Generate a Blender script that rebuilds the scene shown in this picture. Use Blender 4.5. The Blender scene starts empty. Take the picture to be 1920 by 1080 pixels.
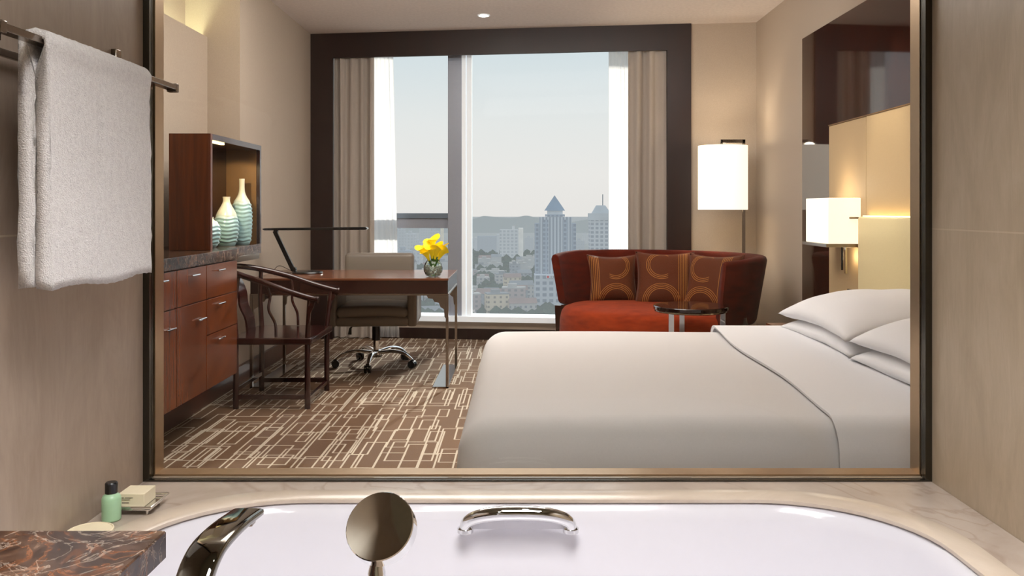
import bpy, bmesh, math, random
from mathutils import Vector, Matrix, noise as mnoise

random.seed(7)
scene = bpy.context.scene
COL = scene.collection
WL = {}          # world location of every root, so that parts can be written in room coordinates

# ---------------------------------------------------------------- mesh helpers
class MB:
    def __init__(self): self.bm = bmesh.new(); self.hasbox = False
    def _hex(self, P):
        v = [self.bm.verts.new(p) for p in P]
        for f in ((0,3,2,1),(4,5,6,7),(0,1,5,4),(1,2,6,5),(2,3,7,6),(3,0,4,7)):
            self.bm.faces.new([v[i] for i in f])
        return v
    def box(self, x0,x1,y0,y1,z0,z1, bev=0, seg=2):
        v = self._hex([(x0,y0,z0),(x1,y0,z0),(x1,y1,z0),(x0,y1,z0),(x0,y0,z1),(x1,y0,z1),(x1,y1,z1),(x0,y1,z1)])
        if bev:
            self.hasbox = True
            es = set(e for a in v for e in a.link_edges)
            bmesh.ops.bevel(self.bm, geom=list(es), offset=bev, segments=seg, profile=.5, affect='EDGES')
        return self
    def wbox(self, x0,x1,o0,o1,z0,z1):       # box standing along the slightly skewed window wall
        self._hex([(x0,BW(x0)+o0,z0),(x1,BW(x1)+o0,z0),(x1,BW(x1)+o1,z0),(x0,BW(x0)+o1,z0),
                   (x0,BW(x0)+o0,z1),(x1,BW(x1)+o0,z1),(x1,BW(x1)+o1,z1),(x0,BW(x0)+o1,z1)])
        return self
    def loft(self, rings, cap=True, closed=True):
        R = [[self.bm.verts.new(p) for p in r] for r in rings]
        n = len(R[0])
        for a, b in zip(R, R[1:]):
            for i in range(n if closed else n-1):
                j = (i+1) % n
                try: self.bm.faces.new((a[i],a[j],b[j],b[i]))
                except ValueError: pass
        if cap and closed:
            self.bm.faces.new(list(reversed(R[0]))); self.bm.faces.new(R[-1])
        return self
    def tube(self, pts, r, n=12, closed=False, flat=None, up=None):
        pts = [Vector(p) for p in pts]; N = len(pts)
        rad = r if isinstance(r, (list,tuple)) else [r]*N
        rings = []; prev = None
        for i, p in enumerate(pts):
            if closed: t = (pts[(i+1)%N]-pts[i-1]).normalized()
            else: t = (pts[min(i+1,N-1)]-pts[max(i-1,0)]).normalized()
            if prev is None or up is not None:
                a = Vector(up) if up else (Vector((0,0,1)) if abs(t.z) < .9 else Vector((1,0,0)))
                u = (a - t*a.dot(t)).normalized()
            else:
                u = (prev - t*prev.dot(t)).normalized()
            prev = u; w = t.cross(u)
            fu, fw = flat if flat else (1,1)
            rings.append([p + rad[i]*(fu*u*math.cos(k*2*math.pi/n) + fw*w*math.sin(k*2*math.pi/n)) for k in range(n)])
        if closed: rings.append(rings[0]); self.loft(rings, cap=False); bmesh.ops.remove_doubles(self.bm, verts=self.bm.verts, dist=1e-6)
        else: self.loft(rings)
        return self
    def cyl(self, p0, p1, r, n=20, r2=None):
        return self.tube([p0,p1],[r, r if r2 is None else r2], n)
    def lathe(self, prof, c=(0,0,0), n=32, sx=1, sy=1, cap=True):
        rings = [[(c[0]+sx*r*math.cos(2*math.pi*k/n), c[1]+sy*r*math.sin(2*math.pi*k/n), c[2]+z) for k in range(n)] for r, z in prof]
        return self.loft(rings, cap=cap)
    def prism(self, poly, fn, t0, t1):        # poly of (a,b), fn(a,b,t) -> point
        return self.loft([[fn(a,b,t0) for a,b in poly],[fn(a,b,t1) for a,b in poly]])
    def soft(self, x0,x1,y0,y1,z0,z1, r, cuts=16, namp=0, nsc=3, fn=None):
        tb = bmesh.new(); bmesh.ops.create_cube(tb, size=2)
        bmesh.ops.subdivide_edges(tb, edges=tb.edges[:], cuts=cuts, use_grid_fill=True)
        lo, hi = Vector((x0,y0,z0)), Vector((x1,y1,z1)); c = (lo+hi)/2; h = (hi-lo)/2
        def wr(a, hh):     # cluster the grid towards the rounded edges
            rr = min(r/hh, .999); k = .3
            s = abs(a)
            s = s/(1-k)*(1-rr) if s < 1-k else (1-rr)+(s-(1-k))/k*rr
            return math.copysign(s, a)
        for v in tb.verts:
            q = Vector([wr(v.co[i], h[i])*h[i] for i in range(3)])
            inn = Vector([max(-(h[i]-r), min(h[i]-r, q[i])) for i in range(3)])
            d = q-inn
            if d.length > 1e-9: q = inn + d.normalized()*r
            p = q + c
            if namp: p = p + (d.normalized() if d.length>1e-9 else Vector((0,0,1)))*namp*mnoise.noise(p*nsc)
            if fn: p = Vector(fn(p))
            v.co = p
        m = bpy.data.meshes.new('t'); tb.to_mesh(m); tb.free(); self.bm.from_mesh(m); bpy.data.meshes.remove(m)
        return self
    def text_free(self): return self
    def build(self, name, mat, parent=None, smooth=True, local=False, angle=.6, sharp=True):
        bm = self.bm
        bmesh.ops.recalc_face_normals(bm, faces=bm.faces[:]); bm.normal_update()
        if smooth:
            for f in bm.faces:
                n = f.normal; f.smooth = not (self.hasbox and max(abs(n.x),abs(n.y),abs(n.z)) > .9999 and f.calc_area() > 2e-5)
            if sharp:
                for e in bm.edges:
                    if len(e.link_faces)==2 and e.calc_face_angle(0) > angle: e.smooth = False
        if parent is not None: org = Vector((0,0,0)) if local else WL[parent.name]
        elif local: org = Vector((0,0,0))
        else:
            xs=[v.co.x for v in bm.verts]; ys=[v.co.y for v in bm.verts]; zs=[v.co.z for v in bm.verts]
            org = Vector(((min(xs)+max(xs))/2,(min(ys)+max(ys))/2,min(zs)))
        for v in bm.verts: v.co -= org
        me = bpy.data.meshes.new(name); bm.to_mesh(me); bm.free()
        o = bpy.data.objects.new(name, me); COL.objects.link(o)
        if mat: me.materials.append(mat)
        if parent is not None: o.parent = parent; WL[o.name] = WL[parent.name]
        else:
            o.location = org; WL[o.name] = org
        return o

def BW(x): return 7.482 - .1311*x              # the window wall runs slightly skew to the room

def tag(o, label, cat, group=None, kind=None):
    o['label'] = label; o['category'] = cat
    if group: o['group'] = group
    if kind: o['kind'] = kind
    return o
def thing(name, label, cat, loc=(0,0,0), rz=0, group=None):
    o = bpy.data.objects.new(name, None); COL.objects.link(o); o.empty_display_size = .1
    o.location = loc; o.rotation_euler = (0,0,rz); WL[o.name] = Vector(loc)
    return tag(o, label, cat, group)
def struct(o): o['kind'] = 'structure'; return o
def crv(pts, n=8, closed=False):               # Catmull-Rom
    P = [Vector(p) for p in pts]; out = []; N = len(P)
    for i in range(N if closed else N-1):
        p0 = P[i-1] if (i>0 or closed) else P[0]*2-P[1]
        p1 = P[i]; p2 = P[(i+1)%N]
        p3 = P[(i+2)%N] if (i+2 < N or closed) else P[-1]*2-P[-2]
        for k in range(n):
            t = k/n
            out.append(.5*((2*p1)+(p2-p0)*t+(2*p0-5*p1+4*p2-p3)*t*t+(3*p1-p0-3*p2+p3)*t**3))
    if not closed: out.append(P[-1])
    return out

# ---------------------------------------------------------------- materials
def lin(c): return tuple(((x/255)/12.92 if x/255 <= .04045 else ((x/255+.055)/1.055)**2.4) for x in c)
class NT:
    def __init__(self, name):
        self.m = bpy.data.materials.new(name); self.m.use_nodes = True
        self.t = self.m.node_tree; self.n = self.t.nodes; self.b = self.n['Principled BSDF']
        self.out = self.n['Material Output']
    def node(self, typ, **kw):
        n = self.n.new(typ)
        for k, v in kw.items():
            if k.startswith('i_'): n.inputs[k[2:].replace('_',' ')].default_value = v
            else: setattr(n, k, v)
        return n
    def link(self, a, b): self.t.links.new(a, b)
    def M(self, op, a, b=None, c=None):
        n = self.n.new('ShaderNodeMath'); n.operation = op
        for i, x in enumerate((a,b,c)):
            if x is None: continue
            if isinstance(x, (int,float)): n.inputs[i].default_value = x
            else: self.link(x, n.inputs[i])
        return n.outputs[0]
    def coord(self, kind='Object', scale=(1,1,1), loc=(0,0,0), rot=(0,0,0)):
        tc = self.n.new('ShaderNodeTexCoord'); mp = self.n.new('ShaderNodeMapping')
        mp.inputs['Scale'].default_value = scale; mp.inputs['Location'].default_value = loc; mp.inputs['Rotation'].default_value = rot
        self.link(tc.outputs[kind], mp.inputs['Vector']); return mp.outputs[0]
    def pos(self):
        return self.n.new('ShaderNodeNewGeometry').outputs['Position']
    def sep(self, v):
        s = self.n.new('ShaderNodeSeparateXYZ'); self.link(v, s.inputs[0]); return s.outputs
    def noise(self, vec, scale=5, detail=4, rough=.5, dist=0):
        n = self.n.new('ShaderNodeTexNoise'); n.inputs['Scale'].default_value = scale; n.inputs['Detail'].default_value = detail
        n.inputs['Roughness'].default_value = rough; n.inputs['Distortion'].default_value = dist
        self.link(vec, n.inputs['Vector']); return n.outputs['Fac']
    def ramp(self, fac, stops):
        n = self.n.new('ShaderNodeValToRGB'); e = n.color_ramp.elements
        while len(e) < len(stops): e.new(.5)
        for el, (p, c) in zip(e, stops): el.position = p; el.color = (*c, 1)
        self.link(fac, n.inputs[0]); return n.outputs[0]
    def mix(self, fac, a, b):
        n = self.n.new('ShaderNodeMix'); n.data_type = 'RGBA'
        for s, x in ((0,fac),(6,a),(7,b)):
            if isinstance(x, (int,float)): n.inputs[s].default_value = x
            elif isinstance(x, tuple): n.inputs[s].default_value = (*x, 1)
            else: self.link(x, n.inputs[s])
        return n.outputs[2]
    def bump(self, h, strength=.2, dist=.01):
        n = self.n.new('ShaderNodeBump'); n.inputs['Strength'].default_value = strength; n.inputs['Distance'].default_value = dist
        self.link(h, n.inputs['Height']); self.link(n.outputs[0], self.b.inputs['Normal'])
    def set(self, col=None, rough=.5, metal=0, spec=.5, coat=0, sheen=0):
        b = self.b
        if col is not None:
            if isinstance(col, tuple): b.inputs['Base Color'].default_value = (*col, 1)
            else: self.link(col, b.inputs['Base Color'])
        b.inputs['Roughness'].default_value = rough; b.inputs['Metallic'].default_value = metal
        b.inputs['Specular IOR Level'].default_value = spec
        b.inputs['Coat Weight'].default_value = coat; b.inputs['Coat Roughness'].default_value = .06
        b.inputs['Sheen Weight'].default_value = sheen
        return self.m

def plain(name, rgb, rough=.5, metal=0, spec=.5, nsc=40, namt=.06, bump=.0, coat=0, sheen=0, bd=.004):
    t = NT(name); c = lin(rgb)
    f = t.noise(t.coord('Object'), nsc, 3)
    a = tuple(max(0,x*(1-namt)) for x in c); b = tuple(min(1,x*(1+namt)) for x in c)
    col = t.ramp(f, [(.3,a),(.7,b)])
    if bump: t.bump(f, bump, bd)
    return t.set(col, rough, metal, spec, coat, sheen)
def wood(name, dark, light, axis='z', rough=.28, coat=.25, sc=1.0):
    t = NT(name); s = {'x':(1.2,22,22),'y':(22,1.2,22),'z':(22,22,1.2)}[axis]
    f = t.noise(t.coord('Object', tuple(x*sc for x in s)), 1.6, 6, .62, .6)
    g = t.noise(t.coord('Object', tuple(x*sc*.25 for x in s)), 1.0, 2)
    ff = t.M('ADD', t.M('MULTIPLY', f, .65), t.M('MULTIPLY', g, .35))
    return t.set(t.ramp(ff, [(.33,lin(dark)),(.66,lin(light))]), rough, 0, .5, coat)
def emit(name, rgb, strength, rough=.6):
    t = NT(name); c = lin(rgb); m = t.set(c, rough)
    t.b.inputs['Emission Color'].default_value = (*c,1); t.b.inputs['Emission Strength'].default_value = strength
    return m
def marble_wall(name, base, vein, hi, joint=1.125):
    t = NT(name); p = t.pos()
    mp = t.n.new('ShaderNodeMapping'); mp.inputs['Scale'].default_value = (4,4,1.5); t.link(p, mp.inputs['Vector'])
    f = t.noise(mp.outputs[0], 2.2, 9, .66, 1.2)
    mp2 = t.n.new('ShaderNodeMapping'); mp2.inputs['Scale'].default_value = (3.2,3.2,.55); t.link(p, mp2.inputs['Vector'])
    g = t.noise(mp2.outputs[0], 1.4, 5, .6, 2.2)
    v = t.M('SUBTRACT', 1, t.M('MINIMUM', t.M('MULTIPLY', t.M('ABSOLUTE', t.M('SUBTRACT', g, .5)), 42), 1))
    mp3 = t.n.new('ShaderNodeMapping'); mp3.inputs['Scale'].default_value = (60,60,9); t.link(p, mp3.inputs['Vector'])
    fine = t.noise(mp3.outputs[0], 2.0, 3, .6)
    c = t.ramp(t.M('ADD', t.M('MULTIPLY', f, .8), t.M('MULTIPLY', fine, .2)), [(.3,lin(vein)),(.52,lin(base)),(.75,lin(hi))])
    c = t.mix(t.M('MULTIPLY', v, .3), c, lin(vein))
    s = t.sep(p)
    j = t.M('LESS_THAN', t.M('ABSOLUTE', t.M('SUBTRACT', s[2], joint)), .0016)
    c = t.mix(t.M('MULTIPLY', j, .5), c, lin((205,190,165)))
    return t.set(c, .3, 0, .4)
def glass_pane(name, tint=(1,1,1), refl=1.0):
    t = NT(name); t.n.remove(t.b)
    tr = t.node('ShaderNodeBsdfTransparent'); tr.inputs[0].default_value = (*tint,1)
    gl = t.node('ShaderNodeBsdfGlossy'); gl.inputs['Roughness'].default_value = 0
    fr = t.node('ShaderNodeFresnel'); fr.inputs[0].default_value = 1.45
    mx = t.node('ShaderNodeMixShader')
    t.link(t.M('MULTIPLY', fr.outputs[0], refl), mx.inputs[0]); t.link(tr.outputs[0], mx.inputs[1]); t.link(gl.outputs[0], mx.inputs[2])
    t.link(mx.outputs[0], t.out.inputs[0]); return t.m

def carpet_mat():
    t = NT('carpet'); p = t.pos(); s = t.sep(p); total = None
    layers = [(.20,.62,0,0),(.26,.85,.11,.3),(.34,.55,.21,.55),(.17,.48,.05,.13),(.29,1.05,.16,.41)]
    for k, (cx, cy, ox, oy) in enumerate(layers):
        u = t.M('DIVIDE', t.M('ADD', s[0], ox+10), cx); v = t.M('DIVIDE', t.M('ADD', s[1], oy), cy)
        iu = t.M('FLOOR', u); iv = t.M('FLOOR', v)
        cb = t.n.new('ShaderNodeCombineXYZ'); t.link(iu, cb.inputs[0]); t.link(iv, cb.inputs[1]); cb.inputs[2].default_value = k*3.7+.5
        wn = t.n.new('ShaderNodeTexWhiteNoise'); wn.noise_dimensions = '3D'; t.link(cb.outputs[0], wn.inputs['Vector'])
        sc = t.n.new('ShaderNodeSeparateColor'); t.link(wn.outputs['Color'], sc.inputs[0])
        hw = t.M('MULTIPLY', t.M('MULTIPLY_ADD', sc.outputs[0], .26, .12), cx)
        hh = t.M('MULTIPLY', t.M('MULTIPLY_ADD', sc.outputs[1], .24, .15), cy)
        du = t.M('MULTIPLY', t.M('ABSOLUTE', t.M('SUBTRACT', t.M('FRACT', u), t.M('MULTIPLY_ADD', sc.outputs[2], .22, .39))), cx)
        dv = t.M('MULTIPLY', t.M('ABSOLUTE', t.M('SUBTRACT', t.M('FRACT', v), t.M('MULTIPLY_ADD', sc.outputs[2], -.18, .59))), cy)
        d = t.M('ABSOLUTE', t.M('MAXIMUM', t.M('SUBTRACT', du, hw), t.M('SUBTRACT', dv, hh)))
        l = t.M('LESS_THAN', d, .0043)
        total = l if total is None else t.M('MAXIMUM', total, l)
    f = t.noise(p, 220, 2); g = t.noise(p, 1.1, 2)
    base = t.ramp(t.M('ADD', t.M('MULTIPLY', f, .5), t.M('MULTIPLY', g, .5)), [(.3,lin((88,63,43))),(.7,lin((118,88,62)))])
    c = t.mix(t.M('MULTIPLY', total, .9), base, lin((198,185,166)))
    t.bump(f, .4, .003)
    return t.set(c, .95, 0, .1, sheen=.1)

def cushion_mat(ox, sx=1):
    t = NT('cushion_fabric'); s = t.sep(t.coord('Object')); x, z = t.M('ADD', t.M('MULTIPLY', s[0], sx), ox), s[2]
    def band(v, freq, duty): return t.M('GREATER_THAN', t.M('FRACT', t.M('MULTIPLY', v, freq)), duty)
    def ring(cx, cz, r0, r1, freq):
        dx = t.M('SUBTRACT', x, cx); dz = t.M('SUBTRACT', z, cz)
        r = t.M('SQRT', t.M('ADD', t.M('MULTIPLY',dx,dx), t.M('MULTIPLY',dz,dz)))
        return t.M('MULTIPLY', t.M('MULTIPLY', t.M('LESS_THAN', r, r1), t.M('GREATER_THAN', r, r0)), band(r, freq, .72)), r
    r1, rr1 = ring(-.02, -.20, .10, .155, 75); r2, rr2 = ring(-.02, .10, .085, .125, 75)
    up = t.M('GREATER_THAN', z, -.20); lo = t.M('LESS_THAN', x, .03)
    v = t.M('MULTIPLY', t.M('MULTIPLY', t.M('GREATER_THAN', x, .10), t.M('LESS_THAN', x, .18)), band(x, 80, .72))
    tot = t.M('MAXIMUM', t.M('MAXIMUM', t.M('MULTIPLY', r1, up), t.M('MULTIPLY', r2, lo)), v)
    f = t.noise(t.coord('Object',(60,60,60)), 3, 2)
    base = t.ramp(f, [(.3,lin((90,44,22))),(.7,lin((100,50,26)))])
    disc = t.M('MULTIPLY', t.M('LESS_THAN', rr1, .10), .6)
    base = t.mix(disc, base, lin((84,42,24)))
    c = t.mix(t.M('MULTIPLY', tot, .8), base, lin((196,134,66)))
    return t.set(c, .7, 0, .15, sheen=.05)

HAZE = (.47,.50,.53)  # distance haze put into city and ground materials as colour and emission
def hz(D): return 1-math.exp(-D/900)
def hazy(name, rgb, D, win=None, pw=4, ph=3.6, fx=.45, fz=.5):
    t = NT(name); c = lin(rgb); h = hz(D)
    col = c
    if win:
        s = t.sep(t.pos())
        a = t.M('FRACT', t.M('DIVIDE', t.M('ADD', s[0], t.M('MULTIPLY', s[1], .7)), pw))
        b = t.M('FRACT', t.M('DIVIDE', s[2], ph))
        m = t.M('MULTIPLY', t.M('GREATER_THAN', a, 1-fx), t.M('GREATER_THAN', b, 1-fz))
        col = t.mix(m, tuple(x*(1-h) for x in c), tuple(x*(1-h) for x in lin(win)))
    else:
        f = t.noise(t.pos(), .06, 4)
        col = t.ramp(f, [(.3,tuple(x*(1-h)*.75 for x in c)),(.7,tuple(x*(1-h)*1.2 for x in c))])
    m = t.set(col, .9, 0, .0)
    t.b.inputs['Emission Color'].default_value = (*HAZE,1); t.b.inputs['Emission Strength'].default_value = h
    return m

M = {}
M['marble_l'] = marble_wall('marble_wall_left', (162,145,130), (149,131,116), (174,157,142))
M['marble_r'] = marble_wall('marble_wall_right', (176,159,136), (164,147,124), (188,172,150))
def deck_mat():
    t = NT('deck_marble'); p = t.pos()
    f = t.noise(p, 3.0, 7, .6, 1.5); g = t.noise(p, 1.7, 4, .55, 1.5)
    v = t.M('SUBTRACT', 1, t.M('MINIMUM', t.M('MULTIPLY', t.M('ABSOLUTE', t.M('SUBTRACT', g, .5)), 60), 1))
    c = t.ramp(f, [(.3,lin((166,151,139))),(.7,lin((190,177,165)))])
    return t.set(t.mix(t.M('MULTIPLY', v, .4), c, lin((140,118,104))), .22, 0, .5)
M['deck'] = deck_mat()
def dark_marble(name='dark_marble', sc=1.0):
    t = NT(name); p = t.pos()
    n1 = t.noise(p, 6*sc, 8, .68, 1.6); n2 = t.noise(p, 6.2*sc, 6, .6, 1.4); n3 = t.noise(p, 8.5*sc, 6, .6, 1.6)
    base = t.ramp(n1, [(.28,lin((20,13,10))),(.47,lin((44,29,22))),(.60,lin((76,55,43))),(.76,lin((142,120,104)))])
    v1 = t.M('SUBTRACT', 1, t.M('MINIMUM', t.M('MULTIPLY', t.M('ABSOLUTE', t.M('SUBTRACT', n2, .5)), 38), 1))
    v2 = t.M('SUBTRACT', 1, t.M('MINIMUM', t.M('MULTIPLY', t.M('ABSOLUTE', t.M('SUBTRACT', n3, .47)), 55), 1))
    c = t.mix(t.M('MULTIPLY', t.M('MULTIPLY', v1, n3), .7), base, lin((138,80,40)))
    c = t.mix(t.M('MULTIPLY', t.M('MULTIPLY', v2, n1), .5), c, lin((206,188,170)))
    return t.set(c, .14, 0, .3)
M['emperador'] = dark_marble(sc=1.8)
M['wall'] = plain('wallpaper_beige', (182,166,149), .75, nsc=160, namt=.05, bump=.06)
M['ceil'] = plain('ceiling_paint', (222,210,202), .9)
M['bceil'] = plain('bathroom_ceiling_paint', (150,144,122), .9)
M['carpet'] = carpet_mat()
M['bfloor'] = marble_wall('bathroom_floor_marble', (150,132,114), (120,102,88), (170,152,134))
M['cabwood'] = wood('cabinet_wood', (74,32,12), (112,55,22), 'z', .22, 0)
M['darkwood'] = wood('dark_wood', (34,14,9), (58,26,16), 'z', .25, .4)
M['deskwood'] = wood('desk_wood', (84,44,28), (132,80,52), 'x', .22, .3)
M['deskdark'] = wood('desk_apron_wood', (38,18,14), (60,30,23), 'x', .22, .4)
M['surround'] = wood('window_surround_wood', (27,11,8), (42,19,13), 'z', .42, 0)
M['panel'] = wood('wall_panel_wood', (30,11,7), (56,23,12), 'z', .05, 0)
M['panel'].node_tree.nodes['Principled BSDF'].inputs['Specular IOR Level'].default_value = .32
M['rosewood'] = wood('rosewood', (34,12,12), (58,22,20), 'x', .2, .5)
M['base'] = wood('baseboard_wood', (62,28,18), (84,42,28), 'y', .3, .2)
M['chrome'] = plain('chrome', (225,225,225), .04, 1, namt=.01)
M['nickel'] = plain('dark_nickel', (150,140,132), .16, 1, namt=.02)
M['bronze'] = plain('bronze_frame', (86,84,78), .25, 1, namt=.03)
M['reveal'] = plain('brushed_reveal', (178,152,122), .3, 1, namt=.03)
M['enamel'] = plain('white_enamel', (224,223,230), .12, 0, .5, namt=.005)
M['linen'] = plain('white_linen', (216,213,213), .8, 0, .2, nsc=300, namt=.02, bump=.03, sheen=.1)
M['pillow'] = plain('white_pillow_cotton', (234,234,238), .8, 0, .2, nsc=300, namt=.02, bump=.03, sheen=.1)
def towel_mat():
    t = NT('towel_terry'); p = t.coord('Object')
    f = t.noise(p, 420, 2, .7); g = t.noise(p, 130, 2, .6)
    h = t.M('ADD', t.M('MULTIPLY', f, .6), t.M('MULTIPLY', g, .4)); t.bump(h, .9, .006)
    return t.set(t.ramp(h, [(.25,lin((216,212,214))),(.6,lin((246,244,244)))]), .95, 0, .1, sheen=.4)
M['towel'] = towel_mat()
def velvet(name, d, l):
    t = NT(name); f = t.noise(t.coord('Object',(3,3,9)), 3, 6, .65); g = t.noise(t.coord('Object'), 300, 2)
    t.bump(g, .15, .002)
    return t.set(t.ramp(f, [(.3,lin(d)),(.72,lin(l))]), .85, 0, .08, sheen=.06)
M['velvet'] = velvet('red_velvet', (126,42,17), (164,62,26))
M['velvet_shaded'] = velvet('red_velvet_shaded', (66,17,9), (98,30,15))  # same sofa velvet, with the backrest's shade put into a darker colour
M['leather'] = plain('taupe_leather', (122,112,102), .42, 0, .45, nsc=260, namt=.05, bump=.1, bd=.002)
M['black'] = plain('black_plastic', (18,18,20), .25, 0, .5)
M['drape'] = plain('grey_beige_drape', (178,167,157), .85, 0, .2, nsc=220, namt=.05, bump=.05, sheen=.2)
def sheer_mat():
    t = NT('sheer_voile'); t.n.remove(t.b)
    s = t.sep(t.pos()); w = t.noise(t.coord('Object',(40,40,.2)), 1.2, 2)
    tl = t.node('ShaderNodeBsdfTranslucent'); tl.inputs[0].default_value = (.98,.98,.98,1)
    df = t.node('ShaderNodeBsdfDiffuse'); df.inputs[0].default_value = (.95,.95,.95,1)
    tr = t.node('ShaderNodeBsdfTransparent')
    a = t.node('ShaderNodeMixShader'); a.inputs[0].default_value = .12; t.link(tl.outputs[0], a.inputs[1]); t.link(df.outputs[0], a.inputs[2])
    b = t.node('ShaderNodeMixShader'); t.link(t.M('MULTIPLY_ADD', w, .10, .0), b.inputs[0]); t.link(a.outputs[0], b.inputs[1]); t.link(tr.outputs[0], b.inputs[2])
    t.link(b.outputs[0], t.out.inputs[0]); return t.m
M['sheer'] = sheer_mat()
M['alu'] = plain('grey_aluminium', (164,170,184), .35, .2, namt=.02)
M['alud'] = plain('blue_grey_aluminium', (128,142,158), .35, .3, namt=.02)
M['whitefr_glow'] = emit('white_frame_glow', (240,245,250), .28, .4)  # emits faintly: the frame's sunlit glow is put into the material
M['glass'] = glass_pane('window_glass', (.98,.99,.99), .05)
M['bglass'] = glass_pane('bathroom_glass', (.96,.97,.965), .45)
M['headfab'] = plain('cream_leather_panel', (186,160,122), .6, 0, .4, nsc=200, namt=.03, bump=.03)
M['headpad'] = plain('cream_leather_pad', (214,198,154), .6, 0, .4, nsc=200, namt=.03, bump=.03)
M['shade'] = emit('lamp_shade_fabric', (255,246,230), 1.0)
M['shadew'] = emit('box_shade_fabric', (255,242,222), .9)
M['led'] = emit('warm_led', (255,222,150), 6)
M['ledg'] = emit('cove_led', (232,240,200), 26)
M['spotled'] = emit('downlight_led', (255,244,225), 30)
M['tabletop'] = wood('side_table_top', (24,10,8), (44,20,15), 'x', .06, .6)
M['gold'] = plain('gold_brown', (120,86,44), .45, .3, nsc=60, namt=.1)
M['green'] = plain('pale_green_gel', (164,204,166), .3, 0, .5, namt=.03)
M['cream'] = plain('cream_card', (226,214,184), .6, namt=.02)
M['ink'] = plain('grey_ink', (120,112,98), .7)
M['leaf'] = plain('leaf_green', (60,120,40), .45, nsc=60, namt=.3)
M['yellow'] = emit('yellow_petal_glow', (255,228,34), .14, .5)  # faint emission stands in for light shining through the petals
M['pebble'] = plain('glass_beads', (226,242,234), .08, 0, .8, nsc=300, namt=.25)
M['vglass'] = glass_pane('vase_glass', (.88,.93,.92), 1.2)
def vase_mat(h, line):
    t = NT('celadon_glaze'); s = t.sep(t.coord('Object'))
    n = t.noise(t.coord('Object'), 18, 3)
    z = t.M('ADD', s[2], t.M('MULTIPLY', t.M('SUBTRACT', n, .5), .03))
    c = t.ramp(t.M('DIVIDE', z, h), [(0,lin((132,170,174))),(line-.08,lin((166,202,206))),(line+.05,lin((222,220,200))),(1,lin((230,224,200)))])
    return t.set(c, .18, 0, .5, coat=.3)

# ================================================================ SETTING: bathroom
b = MB(); b.box(-1.0,-.8575,-1.5,1.955,0,2.5); struct(b.build('wall_bathroom_left', M['marble_l']))
b = MB(); b.box(.937,1.08,-1.5,1.955,0,2.5); struct(b.build('wall_bathroom_right', M['marble_r']))
b = MB(); b.box(-1.0,1.08,-1.6,-1.5,0,2.5); struct(b.build('wall_bathroom_rear', plain('rear_wall_stone',(186,180,156),.5)))
b = MB(); b.box(-1.0,1.08,-1.6,2.0,2.45,2.55); struct(b.build('ceiling_bathroom', M['bceil']))
b = MB(); b.box(-1.0,1.08,-1.6,1.98,-.1,0); struct(b.build('floor_bathroom', M['bfloor']))
b = MB()
b.box(-2.4,-.8575,1.955,2.005,0,2.85); b.box(.937,2.15,1.955,2.005,0,2.85)
b.box(-.8575,.937,1.955,2.005,0,.555); b.box(-.8575,.937,1.955,2.005,2.35,2.85)
struct(b.build('wall_partition', M['wall']))
# glass partition between bathroom and bedroom
w = struct(thing('window_2', 'clear glass partition in a dark bronze frame above the bathtub', 'window', (.04,1.96,.55)))
b = MB()
b.box(-.8575,-.843,1.94,1.965,.55,2.36); b.box(.922,.937,1.94,1.965,.55,2.36); b.box(-.843,.922,1.94,1.965,.55,.5535); b.box(-.843,.922,1.94,1.965,2.34,2.36)
b.build('frame', M['bronze'], w)
b = MB()
b.box(-.8575,-.840,1.965,2.012,.55,2.36); b.box(.920,.937,1.965,2.012,.55,2.36)
b.box(-.840,.920,1.965,2.012,.55,.559); b.box(-.840,.920,1.965,2.012,2.34,2.36)
b.build('reveal_liner', M['reveal'], w)
b = MB(); b.box(-.843,.922,1.951,1.955,.556,2.34); b.build('pane', M['bglass'], w)

# ================================================================ SETTING: bedroom
b = MB(); b.box(-2.5,2.2,1.98,8.1,-.12,0); struct(b.build('floor', M['carpet']))
b = MB(); b.box(-2.5,2.2,1.98,8.2,2.75,2.9); struct(b.build('ceiling', M['ceil']))
b = MB()
b.box(-2.5,-1.89,5.76,8.0,0,2.8)                 # wall beyond the niche
b.box(-2.5,-1.89,4.835,5.76,0,.886)              # low wall under the shelf
b.box(-2.15,-2.11,2.005,5.76,0,2.33)             # panel at the back of the niche, lit from behind
b.box(-2.5,-2.26,2.005,5.76,0,2.8)
struct(b.build('wall_left', M['wall'], smooth=False))
b = MB(); b.box(-2.25,-2.17,2.1,5.7,2.16,2.18); o = b.build('cove_light', M['ledg']); tag(o, 'pale green white light strip hidden behind the niche panel', 'light')
b = MB(); b.box(2.0,2.15,2.005,7.6,0,2.8); struct(b.build('wall_right', M['wall']))
b = MB()
b.wbox(1.44,2.1,0,.45,0,2.8); b.wbox(-2.2,-1.87,0,.45,0,2.8); b.wbox(-1.87,1.44,.13,.33,2.74,2.8)
b.wbox(-1.87,-1.70,.02,.45,0,2.75); b.wbox(1.27,1.44,.02,.45,0,2.75)
b.wbox(-1.70,1.27,.14,.45,-.05,.165)
struct(b.build('wall_back', M['wall'], smooth=False))
b = MB(); b.wbox(-1.8905,-1.685,-.03,.14,0,2.75); b.wbox(1.258,1.458,-.03,.14,0,2.75); b.wbox(-1.685,1.258,-.03,-.005,2.528,2.75)
struct(b.build('trim_1', M['surround'], smooth=False))
b = MB(); b.box(-1.89,-1.865,4.84,7.69,0,.12); struct(b.build('baseboard_left', M['base']))
b = MB(); b.wbox(-1.685,1.258,.115,.14,0,.095); struct(b.build('baseboard_back', M['surround']))
b = MB(); b.wbox(1.458,1.98,-.02,0,0,.1); struct(b.build('baseboard_corner', M['surround']))
b = MB(); b.box(1.98,2.0,6.0,7.19,0,.1); struct(b.build('baseboard_right', M['base']))
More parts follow.
